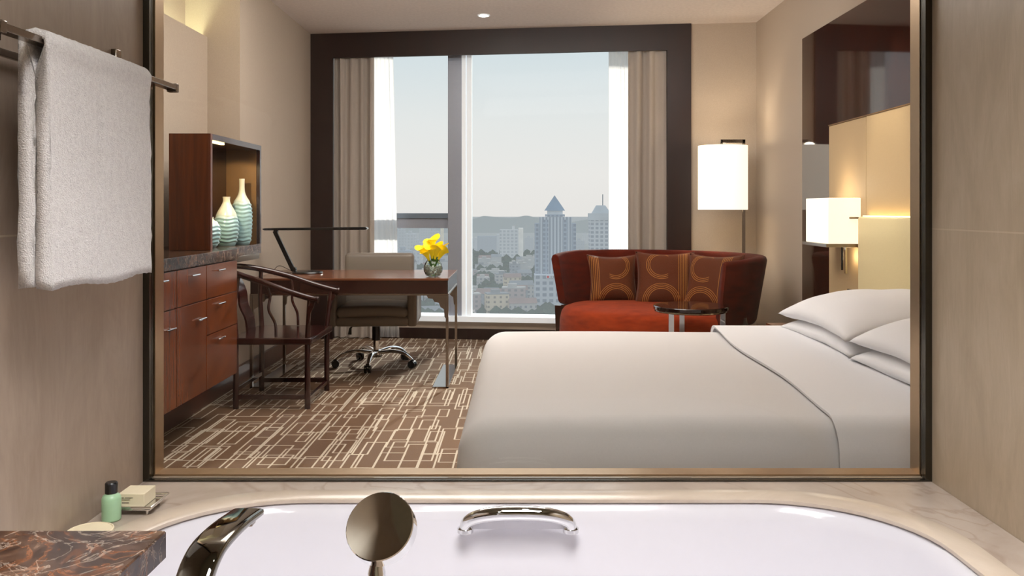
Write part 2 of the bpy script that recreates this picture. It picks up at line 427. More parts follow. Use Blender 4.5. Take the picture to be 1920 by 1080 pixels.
b = MB(); b.box(1.984,2.0,2.01,6.0,0,2.366); struct(b.build('trim_2', M['panel']))
# bedroom window
w = struct(thing('window_1', 'floor to ceiling window with white mullion overlooking the hazy city', 'window', (-.2,BW(-.2)+.25,.16)))
b = MB(); b.wbox(-1.69,1.26,.09,.34,.16,.208); b.build('sill', M['whitefr_glow'], w)
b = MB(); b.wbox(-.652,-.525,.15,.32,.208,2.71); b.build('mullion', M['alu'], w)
b = MB(); b.wbox(-.525,-.487,.13,.32,.208,2.71); b.wbox(-.481,-.437,.13,.32,.208,2.71); b.wbox(-.488,-.480,.16,.3,.208,2.71); b.build('frame', M['whitefr_glow'], w)
b = MB(); b.wbox(-1.36,-1.325,.2,.32,.208,2.71); b.build('stile', M['alu'], w)
b = MB(); b.wbox(-1.325,-.652,.24,.32,.995,1.085); b.build('transom', M['alu'], w)
b = MB(); b.wbox(-1.325,-.652,.22,.32,1.086,1.132); b.build('casement_rail', M['alud'], w)
b = MB(); b.wbox(-1.69,1.26,.2,.33,2.70,2.745); b.wbox(1.22,1.26,.2,.32,.208,2.71); b.wbox(-1.69,-1.65,.2,.32,.208,2.71); b.build('outer_frame', M['whitefr_glow'], w)
for x0, x1, z0, z1 in ((-1.69,-1.36,.208,2.71),(-1.325,-.652,1.132,2.71),(-1.325,-.652,.208,.995),(-.437,1.26,.208,2.71)):
    b = MB(); b.wbox(x0,x1,.27,.276,z0,z1); b.build('pane', M['glass'], w)

def curtain(name, mat, x0, x1, off, amp, n, label, cat, lean=0, z1=2.68, seed=0):
    rnd = random.Random(seed); b = MB(); cols = n*14; ph = [rnd.uniform(-.5,.5) for _ in range(n+2)]
    rows = []
    for j in range(15):
        v = j/14; z = .012 + v*(z1-.012); r = []
        for i in range(cols+1):
            u = i/cols; k = u*n
            a = math.sin(2*math.pi*k + 1.2*ph[int(k)%len(ph)]*math.sin(3*v+k)) ; a = math.copysign(abs(a)**.8, a)
            aa = amp*(.75+.35*math.sin(7*u+seed))*(1-.25*v)
            x = x0+(x1-x0)*u + lean*(1-v)*u + .25*aa*math.cos(4*math.pi*k)*.3
            r.append((x, BW(x)+off+aa*a, z))
        rows.append(r)
    b.loft(rows, cap=False, closed=False)
    o = b.build(name, mat, angle=3); return tag(o, label, cat)
curtain('window_curtain', M['drape'], -1.684, -1.315, .03, .036, 4, 'left grey beige pleated curtain hanging beside the desk', 'curtain', .0, seed=1)
curtain('window_curtain', M['drape'], .935, 1.257, .025, .04, 3, 'right grey beige pleated curtain hanging behind the red sofa', 'curtain', 0, seed=5)
curtain('sheer_curtain', M['sheer'], -1.34, -1.15, .085, .008, 5, 'white sheer curtain beside the left grey beige curtain', 'sheer curtain', .06, seed=2)
curtain('sheer_curtain', M['sheer'], .775, .95, .085, .008, 5, 'white sheer curtain beside the right curtain near sofa', 'sheer curtain', -.01, seed=3)

# ceiling downlight
t = thing('ceiling_downlight', 'small round recessed downlight in the bedroom ceiling before the window', 'downlight', (-.295,6.95,2.74))
b = MB(); b.tube([(-.295+.045*math.cos(a*math.pi/16),6.95+.045*math.sin(a*math.pi/16),2.747) for a in range(32)], .006, 8, closed=True); b.build('trim_ring', M['whitefr_glow'], t)
b = MB(); b.lathe([(.026,2.742),(.026,2.7495)], (-.295,6.95,0), 24); b.build('lens', M['spotled'], t)

# ================================================================ BATHROOM THINGS
def rrect(cx, cy, hx, hy, rx, ry, z, n=12):
    P = []
    for q in range(4):
        sx = (1,-1,-1,1)[q]; sy = (1,1,-1,-1)[q]
        for k in range(n+1):
            a = (q + k/n)*math.pi/2
            P.append((cx+sx*(hx-rx)+rx*math.cos(a), cy+sy*(hy-ry)+ry*math.sin(a), z))
    return P
TCX, TCY, THX, THY = .025, 1.445, .765, .385
b = MB(); inner = rrect(TCX,TCY,THX,THY,.29,.27,.55); N = len(inner)
def to_rect(p):
    dx, dy = p[0]-TCX, p[1]-TCY
    X0, X1, Y0, Y1 = -.8565-TCX, .936-TCX, .985-TCY, 1.9395-TCY
    s = 1e9
    if dx > 1e-6: s = min(s, X1/dx)
    if dx < -1e-6: s = min(s, X0/dx)
    if dy > 1e-6: s = min(s, Y1/dy)
    if dy < -1e-6: s = min(s, Y0/dy)
    return (TCX+dx*s, TCY+dy*s, p[2])
outer = [to_rect(p) for p in inner]
# snap the closest outer points to the four corners
for c in ((-.8565,.985),(.936,.985),(-.8565,1.9395),(.936,1.9395)):
    i = min(range(N), key=lambda k: (outer[k][0]-c[0])**2+(outer[k][1]-c[1])**2); outer[i] = (c[0],c[1],.55)
def lev(P, z): return [(p[0],p[1],z) for p in P]
def grow(P, k): return [(TCX+(p[0]-TCX)*(1+k/THX), TCY+(p[1]-TCY)*(1+k/THY), p[2]) for p in P]
b.loft([lev(outer,.53), lev(outer,.55), lev(grow(inner,.05),.55), lev(grow(inner,.006),.5485), lev(inner,.546), lev(inner,.539), lev(grow(inner,.02),.538), lev(grow(inner,.021),.53), lev(outer,.53)], cap=False)
bmesh.ops.remove_doubles(b.bm, verts=b.bm.verts, dist=1e-6)
t = thing('tub_deck', 'pale beige marble deck surrounding the white bathtub', 'tub deck', (.04,1.45,0))
b.build('deck_slab', M['deck'], t, angle=.5)
def dl():
    t = NT('deck_lip_pale'); f = t.noise(t.pos(), 4, 6, .6, 1.2)  # paler tone on the bevelled inner lip of the deck
    return t.set(t.ramp(f, [(.3,lin((188,172,156))),(.7,lin((208,194,178)))]), .2, 0, .5)
b = MB(); b.loft([lev(grow(inner,.055),.5502), lev(grow(inner,.053),.5508), lev(grow(inner,.006),.5495), lev(grow(inner,-.001),.547), lev(grow(inner,-.001),.5405)], cap=False); b.build('border_rim', dl(), t, angle=1.2)
b = MB(); b.box(-.8565,.936,.985,1.02,0,.53); b.build('apron_panel', M['deck'], t)
t = thing('bathtub', 'white built-in bathtub sunk into the beige marble deck', 'bathtub', (.025,1.445,.06))
b = MB(); L = []
for z, k in ((.5375,.012),(.536,.003),(.50,-.006),(.40,-.028),(.28,-.06),(.17,-.105),(.12,-.16),(.10,-.23),(.095,-.30)):
    L.append(lev(rrect(TCX,TCY,THX+k,THY+k*.8,max(.29+k,.05),max(.27+k*.8,.04),0), z))
for z, k in ((.06,-.30),(.06,-.1),(.3,-.03),(.52,.014)):
    L.append(lev(rrect(TCX,TCY,THX+k,THY+k*.8,max(.29+k,.05),max(.27+k*.8,.04),0), z))
b.loft(L[:9], cap=False); b.bm.faces.new([v for v in b.bm.verts][-N:]); b.build('basin', M['enamel'], t, angle=1.2)
# grab handle on the back slope of the tub
t = thing('grab_bar', 'arched chrome grab handle on the rear slope of the white bathtub', 'grab bar', (-.004,1.80,.48))
hx = -.004; P = []
for k in range(25):
    a = math.pi*k/24; P.append((hx-.111*math.copysign(abs(math.cos(a))**.8,math.cos(a)), 1.79-.014*math.sin(a), .503+.034*math.sin(a)**.9))
b = MB(); b.tube(P, [.0115+.0035*math.sin(math.pi*k/24) for k in range(25)], 16); b.build('bar', M['chrome'], t)
for s in (-1,1):
    b = MB(); b.lathe([(.017,-.006),(.017,.002),(.013,.006)], (hx+s*.111,1.795,.497), 20); b.build('rosette', M['chrome'], t)
b = MB(); b.prism([(-.1,0),(.1,0)]+[(.1*math.cos(math.pi*k/16), .03*math.sin(math.pi*k/16)) for k in range(1,16)], lambda a,z,tt: (hx+a,1.806+tt-.1*(.5-.497-z)*0,.494+z), -.004, .0); b.build('recess_plate', M['enamel'], t)
# tub spout
M['chromed'] = plain('chrome_darkened', (120,117,110), .05, 1, namt=.01)  # chrome with the dark reflections of the room put into its colour
t = thing('tub_spout', 'flat curved chrome bath spout reaching over the tub edge', 'faucet', (-.385,1.0,.55))
b = MB(); prof = crv([(-.385,.985,.55),(-.385,.985,.64),(-.385,.992,.70),(-.385,1.012,.733),(-.385,1.045,.749),(-.385,1.085,.752),(-.385,1.14,.749),(-.385,1.208,.741)], 6)
rings = []
for i, p in enumerate(prof):
    tg = (prof[min(i+1,len(prof)-1)]-prof[max(i-1,0)]).normalized(); nn = Vector((0,-tg.z,tg.y)); f = i/(len(prof)-1)
    hw = .0215+.001*f; ht = .012-.0065*f
    rings.append([p+Vector((hw*math.copysign(abs(math.cos(a))**.35,math.cos(a)),0,0))+nn*(ht*math.copysign(abs(math.sin(a))**.5,math.sin(a))) for a in [2*math.pi*k/24 for k in range(24)]])
b.loft(rings); b.build('spout_body', M['chromed'], t, angle=.9)
b = MB(); b.lathe([(.03,0),(.03,.006),(.022,.009)], (-.385,.985,.55), 28); b.build('base_flange', M['chrome'], t)
b = MB(); b.box(-.398,-.372,1.185,1.203,.728,.735,.002); b.build('outlet', M['nickel'], t)
# hand shower
t = thing('hand_shower', 'round chrome hand shower standing upright at the tub edge', 'shower', (-.168,1.0,.55))
b = MB(); b.lathe([(.02,0),(.02,.012),(.011,.02),(.011,.10),(.014,.105),(.014,.15)], (-.168,1.0,.55), 24); b.build('holder', M['chrome'], t)
b = MB(); b.tube([(-.168,1.0,.66),(-.168,1.0,.745),(-.168,1.0,.752),(-.168,1.004,.79)], [.0105,.0105,.0085,.0085], 20); b.build('handle', M['chrome'], t)
nrm = Vector((-.12,-.74,.60)).normalized(); ctr = Vector((-.164,1.0,.798)); ux = nrm.cross(Vector((0,0,1))).normalized(); uy = ux.cross(nrm)
b = MB(); rings = []
for r, d in ((.0385,-.020),(.0405,-.017),(.0405,.0015),(.0395,.003),(.002,.0036)):
    rings.append([ctr+nrm*d+ux*r*math.cos(2*math.pi*k/48)+uy*r*math.sin(2*math.pi*k/48) for k in range(48)])
b.loft(rings); b.build('shower_head', M['chrome'], t, angle=.5)
# bottle, soap, dish
t = thing('toiletry_bottle', 'small pale green bottle with black cap on the tub deck', 'bottle', (-.814,1.70,.55))
b = MB(); b.lathe([(.0155,0),(.018,.003),(.0182,.03),(.0182,.044),(.016,.050),(.011,.054),(.011,.057)], (-.814,1.70,.55), 32); b.build('bottle_body', M['green'], t)
b = MB(); b.lathe([(.0118,.055),(.012,.058),(.012,.074),(.010,.0765)], (-.814,1.70,.55), 28); b.build('cap', M['black'], t)
t = thing('soap_dish', 'small chrome footed dish holding the cream soap box', 'dish', (-.785,1.765,.55))
b = MB(); b.box(-.825,-.748,1.725,1.805,.560,.563,.001); b.build('plate', M['chrome'], t)
b = MB(); b.tube([(-.828,1.722,.567),(-.745,1.722,.567),(-.745,1.808,.567),(-.828,1.808,.567)], .0025, 8, closed=True); b.build('rail', M['chrome'], t)
for px, py in ((-.815,1.735),(-.758,1.735),(-.815,1.795),(-.758,1.795)):
    b = MB(); b.cyl((px,py,.55),(px,py,.561),.003,10); b.build('foot', M['chrome'], t)
t = thing('soap_box', 'cream card soap box with grey printing resting on chrome dish', 'soap box', (-.79,1.765,.563))
b = MB(); b.box(-.819,-.765,1.737,1.793,.5635,.590,.0015); b.build('carton', M['cream'], t)
b = MB()
for k, (a, c) in enumerate(((0,.006),(.008,.024))): b.box(-.812+a,-.812+c,1.7362,1.7371,.5815,.583)
b.box(-.812,-.794,1.7362,1.7371,.5775,.5788); b.box(-.810,-.796,1.7362,1.7371,.5715,.5728); b.build('printing', M['ink'], t)
t = thing('round_dish', 'low round cream dish half hidden behind the dark marble counter', 'dish', (-.806,1.60,.55))
b = MB(); b.lathe([(.030,0),(.040,.006),(.041,.016),(.039,.018),(.030,.0175),(.002,.0172)], (-.806,1.60,.55), 36); b.build('dish_body', M['cream'], t)
b = MB(); b.tube([(-.806+.0395*math.cos(k*math.pi/18),1.60+.0395*math.sin(k*math.pi/18),.5675) for k in range(36)], .0018, 8, closed=True); b.build('rim', M['cream'], t)
# vanity counter
t = thing('vanity_counter', 'dark brown veined marble vanity counter in front of the bathtub', 'counter', (-.6,.3,0))
b = MB(); b.box(-.857,-.352,-.45,.85,.822,.85,.0015,1); b.build('countertop', M['emperador'], t, smooth=False)
b = MB(); b.box(-.857,-.39,-.42,.81,.08,.822); b.build('cabinet_body', M['darkwood'], t)
for y0 in (-.41,.0,.41):
    b = MB(); b.box(-.39,-.372,y0,y0+.39,.10,.80,.002); d = b.build('door', M['darkwood'], t)
    b = MB(); b.cyl((-.36,y0+.05,.7),(-.36,y0+.15,.7),.005,10); b.build('handle', M['chrome'], d)
b = MB(); b.box(-.857,-.43,-.40,.79,0,.08); b.build('plinth', M['black'], t)
# towel rail
t = thing('towel_rail', 'flat chrome towel rail fixed to the left marble wall', 'towel rail', (-.8,1.55,1.44))
RX, RZ = -.77, 1.438
b = MB(); b.box(RX-.011,RX+.011,1.25,1.885,RZ-.005,RZ+.007,.0015); b.build('bar', M['nickel'], t)
b = MB(); b.box(RX-.011,RX+.011,1.885,1.90,RZ-.009,RZ+.010,.0015); b.build('end_stop', M['nickel'], t)
b = MB(); b.box(RX-.012,RX+.012,1.245,1.262,RZ-.009,RZ+.010,.0015); b.build('end_stop', M['nickel'], t)
for y in (1.80,1.27):
    b = MB(); b.box(-.8575,-.846,y-.012,y+.012,RZ-.02,RZ+.068,.001); b.box(-.846,RX-.008,y-.009,y+.009,RZ-.015,RZ-.004); b.build('bracket', M['nickel'], t)
b = MB(); b.box(-.846,-.836,1.255,1.82,RZ-.02,RZ-.008,.001); b.build('rear_bar', M['nickel'], t)
# towel: a thick folded towel hanging over the bar
b = MB(); ny, y0, y1 = 60, 1.355, 1.722
def towel_section(v):
    # closed section in (x,z): outer front down to hem, up the inner side, over the bar, down the back
    out = []
    xf, xb = -.743+.004*math.sin(v*3.1), -.797
    zb_f, zb_b = 1.040+.004*math.sin(v*9), 1.043
    n = 26
    for k in range(n): out.append((xf+.0012*math.sin(k*.3+v*4)*(k/n)*(1-k/n)*4-.004*(k/n), zb_f+(1.432-zb_f)*k/n))
    for k in range(13):
        a = math.pi*k/12; cx, r = (xf+xb)/2, (xf-xb)/2
        out.append((cx+r*math.cos(a), 1.432+ .026*math.sin(a)))
    for k in range(1,n+1): out.append((xb+.0006*math.sin(k*.5), 1.432-(1.432-zb_b)*k/n))
    # inner side back up
    ci = (xf+xb)/2
    for k in range(n): out.append((ci-.0012, zb_b+.004+(1.405-zb_b)*k/n))
    for k in range(7):
        a = math.pi*(1-k/6); out.append((ci+ (.0145)*math.cos(a), 1.433+.012*math.sin(a)))
    for k in range(1,n+1): out.append((ci+.0012, 1.405-(1.405-zb_f-.004)*k/n))
    return out
rings = []
for j in range(ny+1):
    v = j/ny; y = y0+(y1-y0)*v; S = towel_section(v); rr = []
    for (x, z) in S:
        p = Vector((x,y,z)); q = p*140
        d = mnoise.noise(q)*.0022+mnoise.noise(p*40)*.0012
        yy = y + (mnoise.noise(p*90)*.003 if j in (0,ny) else 0)
        groove = -.003*math.exp(-((y-1.50)/.006)**2) if x > -.75 else 0
        rr.append((x+d+groove, yy+mnoise.noise(q+Vector((9,0,0)))*.0012, z+mnoise.noise(q+Vector((0,9,0)))*.0018))
    rings.append(rr)
b.loft(rings); o = b.build('hand_towel', M['towel'], sharp=False)
tag(o, 'white terry towel folded over the chrome rail on the left', 'towel')

# ================================================================ BEDROOM LEFT SIDE
t = thing('minibar_cabinet', 'glossy reddish wood cabinet with a brown marble top along left wall', 'cabinet', (-1.85,4.0,0))
b = MB(); b.box(-2.108,-1.62,2.7,4.83,.24,.887); b.build('carcass', M['cabwood'], t, smooth=False)
b = MB(); b.box(-2.108,-1.86,2.7,4.83,0,.24); b.build('plinth', M['base'], t)
b = MB(); b.box(-2.108,-1.595,2.7,4.84,.887,.947,.003); b.box(-2.108,-1.664,4.838,5.49,.887,.947,.003); b.build('marble_top', M['emperador'], t, smooth=False)
b = MB(); b.box(-1.889,-1.675,4.84,5.485,.853,.887); b.build('shelf_apron', M['nickel'], t)
def pull(d, y, z):
    b = MB(); b.cyl((-1.586,y-.05,z),(-1.586,y+.05,z),.0045,10)
    b.cyl((-1.6,y-.03,z),(-1.586,y-.03,z),.0035,8); b.cyl((-1.6,y+.03,z),(-1.586,y+.03,z),.0035,8); b.build('handle', M['chrome'], d)
cols = [(4.36,4.825,'d'),(3.98,4.355,'o'),(3.60,3.975,'o'),(3.22,3.595,'o')]
for y0, y1, k in cols:
    ym = (y0+y1)/2
    if k == 'd': rows = [(.71,.882),(.525,.705),(.245,.52)]
    else: rows = [(.71,.882)]
    for z0, z1 in rows:
        b = MB(); b.box(-1.62,-1.60,y0,y1,z0,z1,.0015); d = b.build('drawer', M['cabwood'], t); pull(d, 4.54 if k=='d' else ym+.012, z1-.036)
    if k == 'o':
        b = MB(); b.box(-1.62,-1.60,y0,y1,.245,.705,.0015); d = b.build('door', M['cabwood'], t); pull(d, y1-.09, .62)
# display niche box on the marble
t = thing('display_box', 'open wooden display box lit inside, standing on the marble top', 'display box', (-1.78,5.04,.948))
X0, X1, Y0, Y1, Z0, Z1 = -1.889, -1.664, 4.59, 5.488, .9475, 1.577
b = MB(); b.box(X0,X1,Y0,Y0+.028,Z0,Z1,.001); b.build('side_panel', M['cabwood'], t)
b = MB(); b.box(X0,X1,Y1-.028,Y1,Z0,Z1,.001); b.build('side_panel', M['darkwood'], t)
b = MB(); b.box(X0,X1,Y0+.028,Y1-.028,Z1-.032,Z1,.001); b.build('top_panel', M['darkwood'], t)
b = MB(); b.box(X0,X0+.012,Y0+.028,Y1-.028,Z0,Z1-.032); b.build('back_panel', M['darkwood'], t)
b = MB(); b.box(X0+.012,X1-.022,Y1-.034,Y1-.028,Z0,Z1-.032); b.build('lit_panel_lining', M['gold'], t)  # added liner; warm light on the far panel put into its gold-brown
b = MB(); b.box(X1-.05,X1-.03,Y0+.04,Y0+.30,Z1-.040,Z1-.0325); b.build('light_strip', M['led'], t)
# vases
def vase(prof, cx, cy, h, line, label, rmin, rmax, nr):
    b = MB(); n = 48; rings = []
    P = crv([(r,0,z) for r, z in prof], 10)
    for p in P:
        r, z = p.x, p.z; rr = []
        m = max(0, min(1, (line*h-z)/.02)) * max(0, min(1, (z-.012)/.01))
        for k in range(n):
            a = 2*math.pi*k/n
            w = .0035*m*math.sin(2*math.pi*z/(h*line)*nr + 1.1*math.sin(4*a))
            rr.append((cx+(r+w)*math.cos(a), cy+(r+w)*math.sin(a), .9475+z))
        rings.append(rr)
    b.loft(rings); o = b.build('ceramic_vase', vase_mat(h, line), angle=1.3)
    return tag(o, label, 'vase', 'celadon vases in the display box')
vase([(.045,0),(.056,.03),(.062,.12),(.062,.20),(.052,.26),(.03,.30),(.019,.33),(.0165,.37),(.0175,.412)], -1.742, 5.345, .412, .66, 'tallest rippled celadon vase with cream bottle neck', 0,0,11)
vase([(.05,0),(.062,.03),(.072,.09),(.070,.15),(.055,.20),(.033,.24),(.022,.265),(.021,.283),(.023,.297)], -1.785, 5.19, .297, .62, 'middle sized rippled celadon vase between the tall and small vases', 0,0,8)
vase([(.04,0),(.054,.02),(.066,.07),(.064,.11),(.048,.145),(.03,.158),(.026,.168),(.027,.176)], -1.812, 4.97, .176, .8, 'smallest round celadon vase at the near end of box', 0,0,6)

# ---- horseshoe-back rosewood armchair
t = thing('horseshoe_armchair', 'dark rosewood horseshoe-back armchair beside the wooden cabinet', 'armchair', (-1.45,5.25,0))
Ya, Yb, Xf, Xr, YC = 5.0, 5.5, -1.245, -1.665, 5.25
railz = [(-1.175,.642),(-1.22,.650),(-1.33,.676),(-1.5,.735),(-1.66,.785)]
half = [(-1.172,4.965,.640),(-1.22,4.968,.650),(-1.34,4.975,.685),(-1.5,4.99,.74),(-1.66,5.03,.785),(-1.76,5.11,.808)]
pts = half + [(-1.80,5.25,.815)] + [(x,2*YC-y,z) for x,y,z in reversed(half)]
b = MB(); C = crv(pts, 8); nC = len(C)
b.tube(C, [.018+ (.004 if i in (0,1,2,nC-1,nC-2,nC-3) else 0) for i in range(nC)], 14); b.build('arm_rail', M['rosewood'], t)
def railat(x, side):
    best = min((p for p in C if (p.y-YC)*side > .0), key=lambda p: abs(p.x-x)); return best
for s, y in ((-1,Ya),(1,Yb)):
    top = railat(Xf+.02, s)
    b = MB(); b.tube([(Xf,y,0),(Xf,y,.39),(Xf,y,.42),(Xf+.01,(y+top.y)/2,.54),(Xf+.02,top.y,top.z)], [.017,.017,.0155,.014,.013], 14); b.build('front_leg', M['rosewood'], t)
    top = railat(Xr+.0, s)
    b = MB(); b.tube([(Xr,y,0),(Xr,y,.42),(Xr-.01,y,.6),(top.x,top.y,top.z)], [.017,.0165,.0145,.013], 14); b.build('rear_leg', M['rosewood'], t)
    top = railat(-1.47, s)
    b = MB(); b.tube(crv([(-1.43,y,.42),(-1.435,y-.0*s,.50),(-1.47,y+.008*s,.58),(-1.465,y,.66),(top.x,top.y,top.z)],5), .0085, 10); b.build('arm_spindle', M['rosewood'], t)
    tp = railat(Xf+.03, s)
    b = MB(); b.prism([(Xf+.012,.635),(Xf+.05,.635),(Xf+.045,.60),(Xf+.028,.57),(Xf+.022,.52),(Xf+.012,.50)], lambda a,z,q: (a, tp.y+q, z), -.006, .006); b.build('arm_bracket', M['rosewood'], t)
    b = MB(); b.box(Xr,Xf,y-.009,y+.009,.055,.083,.003); b.build('stretcher', M['rosewood'], t)
b = MB(); b.box(Xf-.01,Xf+.01,Ya,Yb,.045,.07,.003); b.build('stretcher', M['rosewood'], t)
b = MB(); b.box(Xr-.01,Xr+.01,Ya,Yb,.10,.127,.003); b.build('stretcher', M['rosewood'], t)
b = MB(); b.box(Xr-.03,Xf+.03,Ya-.03,Yb+.03,.378,.418,.008,3); b.build('seat', M['rosewood'], t)
b = MB(); sp = crv([(-1.655,YC,.418),(-1.665,YC,.50),(-1.70,YC,.58),(-1.71,YC,.66),(-1.745,YC,.74),(-1.79,YC,.812)], 5)
rings = [[(p.x-.006,YC-.075,p.z),(p.x+.006,YC-.075,p.z),(p.x+.006,YC+.075,p.z),(p.x-.006,YC+.075,p.z)] for p in sp]
b.loft(rings); b.build('back_splat', M['rosewood'], t)

# ---- desk
t = thing('writing_desk', 'reddish brown wooden writing desk with metal legs before the window', 'desk', (-1.115,5.96,0))
DX0, DX1, DY0, DY1, DZ = -1.765, -.467, 5.57, 6.37, .717
b = MB(); b.box(DX0,DX1,DY0,DY1,DZ-.014,DZ,.002); b.build('desktop', M['deskwood'], t)
b = MB(); b.box(DX0+.004,DX1-.004,DY0+.004,DY1-.004,DZ-.10,DZ-.014); b.build('apron', M['deskdark'], t)
b = MB(); b.box(DX0,DX1,DY0,DY1,DZ-.112,DZ-.10,.002); b.build('metal_band', M['nickel'], t)
for k in range(2):
    xa = DX0+.05+k*.61; b = MB(); b.box(xa,xa+.58,DY1-.004,DY1+.006,DZ-.095,DZ-.02); d = b.build('drawer', M['deskdark'], t)
for sx, x in ((-1,DX0),(1,DX1)):
    for y in (DY0,DY1-.025):
        xa, xb = (x, x+.018) if sx < 0 else (x-.018, x)
        b = MB(); b.box(xa,xb,y,y+.025,0,DZ-.112,.001)
        b.build('leg', M['nickel'], t)
        c = xb if sx < 0 else xa; s = 1 if sx < 0 else -1; zt = DZ-.112
        poly = [(0,zt),(s*.125,zt),(s*.115,zt-.018),(s*.085,zt-.022),(s*.075,zt-.04),(s*.045,zt-.048),(s*.035,zt-.075),(s*.012,zt-.09),(s*.008,zt-.14),(0,zt-.15)]
        b = MB(); b.prism(poly, lambda a,z,q: (c+a, y+.0125+q, z), -.008, .008); b.build('leg_bracket', M['nickel'], t)
    xa, xb = (x, x+.105) if sx < 0 else (x-.105, x)
    b = MB(); b.box(xa,xb,DY0,DY1,0,.010,.001); b.build('foot_plate', M['nickel'], t)
# desk lamp
t = thing('desk_lamp', 'slim black desk lamp with a long bar head on the desk', 'lamp', (-1.51,6.02,DZ))
b = MB(); b.lathe([(.098,0),(.105,.004),(.100,.012),(.06,.018),(.002,.019)], (-1.50,6.02,DZ+.0005), 40, 1.05, .9); b.build('base', M['black'], t)
b = MB(); b.loft([[(-1.595+dx,6.02+dy,DZ+.015) for dx,dy in ((-.016,-.012),(.016,-.012),(.016,.012),(-.016,.012))],[(-1.725+dx,6.02+dy,1.01) for dx,dy in ((-.018,-.01),(.012,-.01),(.012,.01),(-.018,.01))]]); b.build('arm', M['black'], t)
b = MB(); b.cyl((-1.592,6.003,DZ+.03),(-1.592,6.037,DZ+.03),.014,16); b.build('hinge', M['black'], t)
b = MB(); b.cyl((-1.722,6.003,1.012),(-1.722,6.037,1.012),.014,16); b.build('hinge', M['black'], t)
b = MB(); b.prism([(-1.81,1.030),(-1.795,1.020),(-1.085,1.024),(-1.07,1.033),(-1.085,1.043),(-1.79,1.036)], lambda a,z,q: (a,6.02+q,z), -.035, .035); b.build('lamp_head', M['black'], t)
o = MB().tube(crv([(-1.60,6.05,DZ+.004),(-1.66,6.12,DZ+.02),(-1.73,6.14,DZ+.045),(-1.755,6.10,DZ+.02),(-1.72,6.05,DZ+.005),(-1.62,6.045,DZ+.004)],8), .0022, 6).build('power_cord', M['black'], t)
# flower vase
FX, FY = -.583, 5.73
t = thing('flower_vase', 'round clear glass vase filled with glass beads on the desk corner', 'vase', (FX,FY,DZ))
b = MB(); b.lathe([(.03,.001),(.048,.008),(.062,.035),(.064,.06),(.056,.088),(.044,.105),(.046,.112)], (FX,FY,DZ), 36, cap=False); b.build('glass_bowl', M['vglass'], t)
b = MB(); rnd = random.Random(4)
for k in range(150):
    a = rnd.uniform(0,6.28); z = rnd.uniform(.012,.072); R = (.040 if z < .025 else .052)*math.sqrt(rnd.uniform(.2,1)); r = rnd.uniform(.006,.009)
    mt = Matrix.Translation((FX+R*math.cos(a),FY+R*math.sin(a),DZ+z))
    bmesh.ops.create_icosphere(b.bm, subdivisions=1, radius=r, matrix=mt)
o = b.build('glass_beads', M['pebble'], t); o['kind'] = 'stuff'
# calla lilies
def calla(root, bx, by, bz, tip, roll, sc=1.0):
    tip = Vector(tip); base = Vector((bx,by,bz)); ax = (tip-base).normalized()
    u = ax.cross(Vector((0,0,1))).normalized(); u = u if u.length > .1 else Vector((1,0,0)); w = ax.cross(u)
    u, w = u*math.cos(roll)+w*math.sin(roll), w*math.cos(roll)-u*math.sin(roll)
    rings = []; n = 18; Lh = .085*sc; st = tip-ax*Lh*.8
    for j in range(10):
        v = j/9; r = (.005+.019*v**1.3+.012*max(0,v-.75)*3)*sc; ring = []
        for k in range(n):
            a = 2*math.pi*k/n; lip = max(0, math.cos(a))
            z = Lh*v*(.72+.38*lip*lip) ; rr = r*(1+.35*v*v*lip)
            ring.append(st+ax*z+u*rr*math.cos(a)+w*rr*math.sin(a))
        rings.append(ring)
    b = MB(); b.loft(rings, cap=False); f = b.build('petal', M['yellow'], root, sharp=False)
    b = MB(); b.tube([base, base.lerp(st,.6)+Vector((0,0,.005)), st+ax*.004], .0055*sc, 8); b.build('stem', M['leaf'], root)
    b = MB(); b.tube([st+ax*.01, st+ax*Lh*.7], [.004*sc,.0025*sc], 8); b.build('spadix', M['yellow'], root)
tips = [(-.085,.0,.20),(-.062,-.035,.185),(-.03,.02,.235),(-.012,-.04,.205),(.012,.03,.21),(.03,-.035,.20),(.055,.01,.215),(.085,-.01,.19),(-.005,.0,.262)]
wh = ['leftmost yellow calla lily leaning out of the glass vase','yellow calla lily at the front left of the vase','yellow calla lily behind the left front blooms','yellow calla lily at the centre front of bouquet','yellow calla lily at the rear centre of bouquet','yellow calla lily at the front right of the vase','yellow calla lily just behind the rightmost bloom','rightmost yellow calla lily leaning toward the window','tallest yellow calla lily standing above the bouquet']
for i, (dx, dy, dz) in enumerate(tips):
    r = thing('calla_lily', wh[i], 'flower', (FX+dx*.1,FY+dy*.1,DZ+.07), group='yellow calla lilies in the glass vase')
    calla(r, FX+dx*.12, FY+dy*.12, DZ+.065, (FX+dx*.85,FY+dy,DZ+dz*.98), random.Random(i).uniform(-1.2,1.2)+(0 if dx < 0 else .5), 1.22)

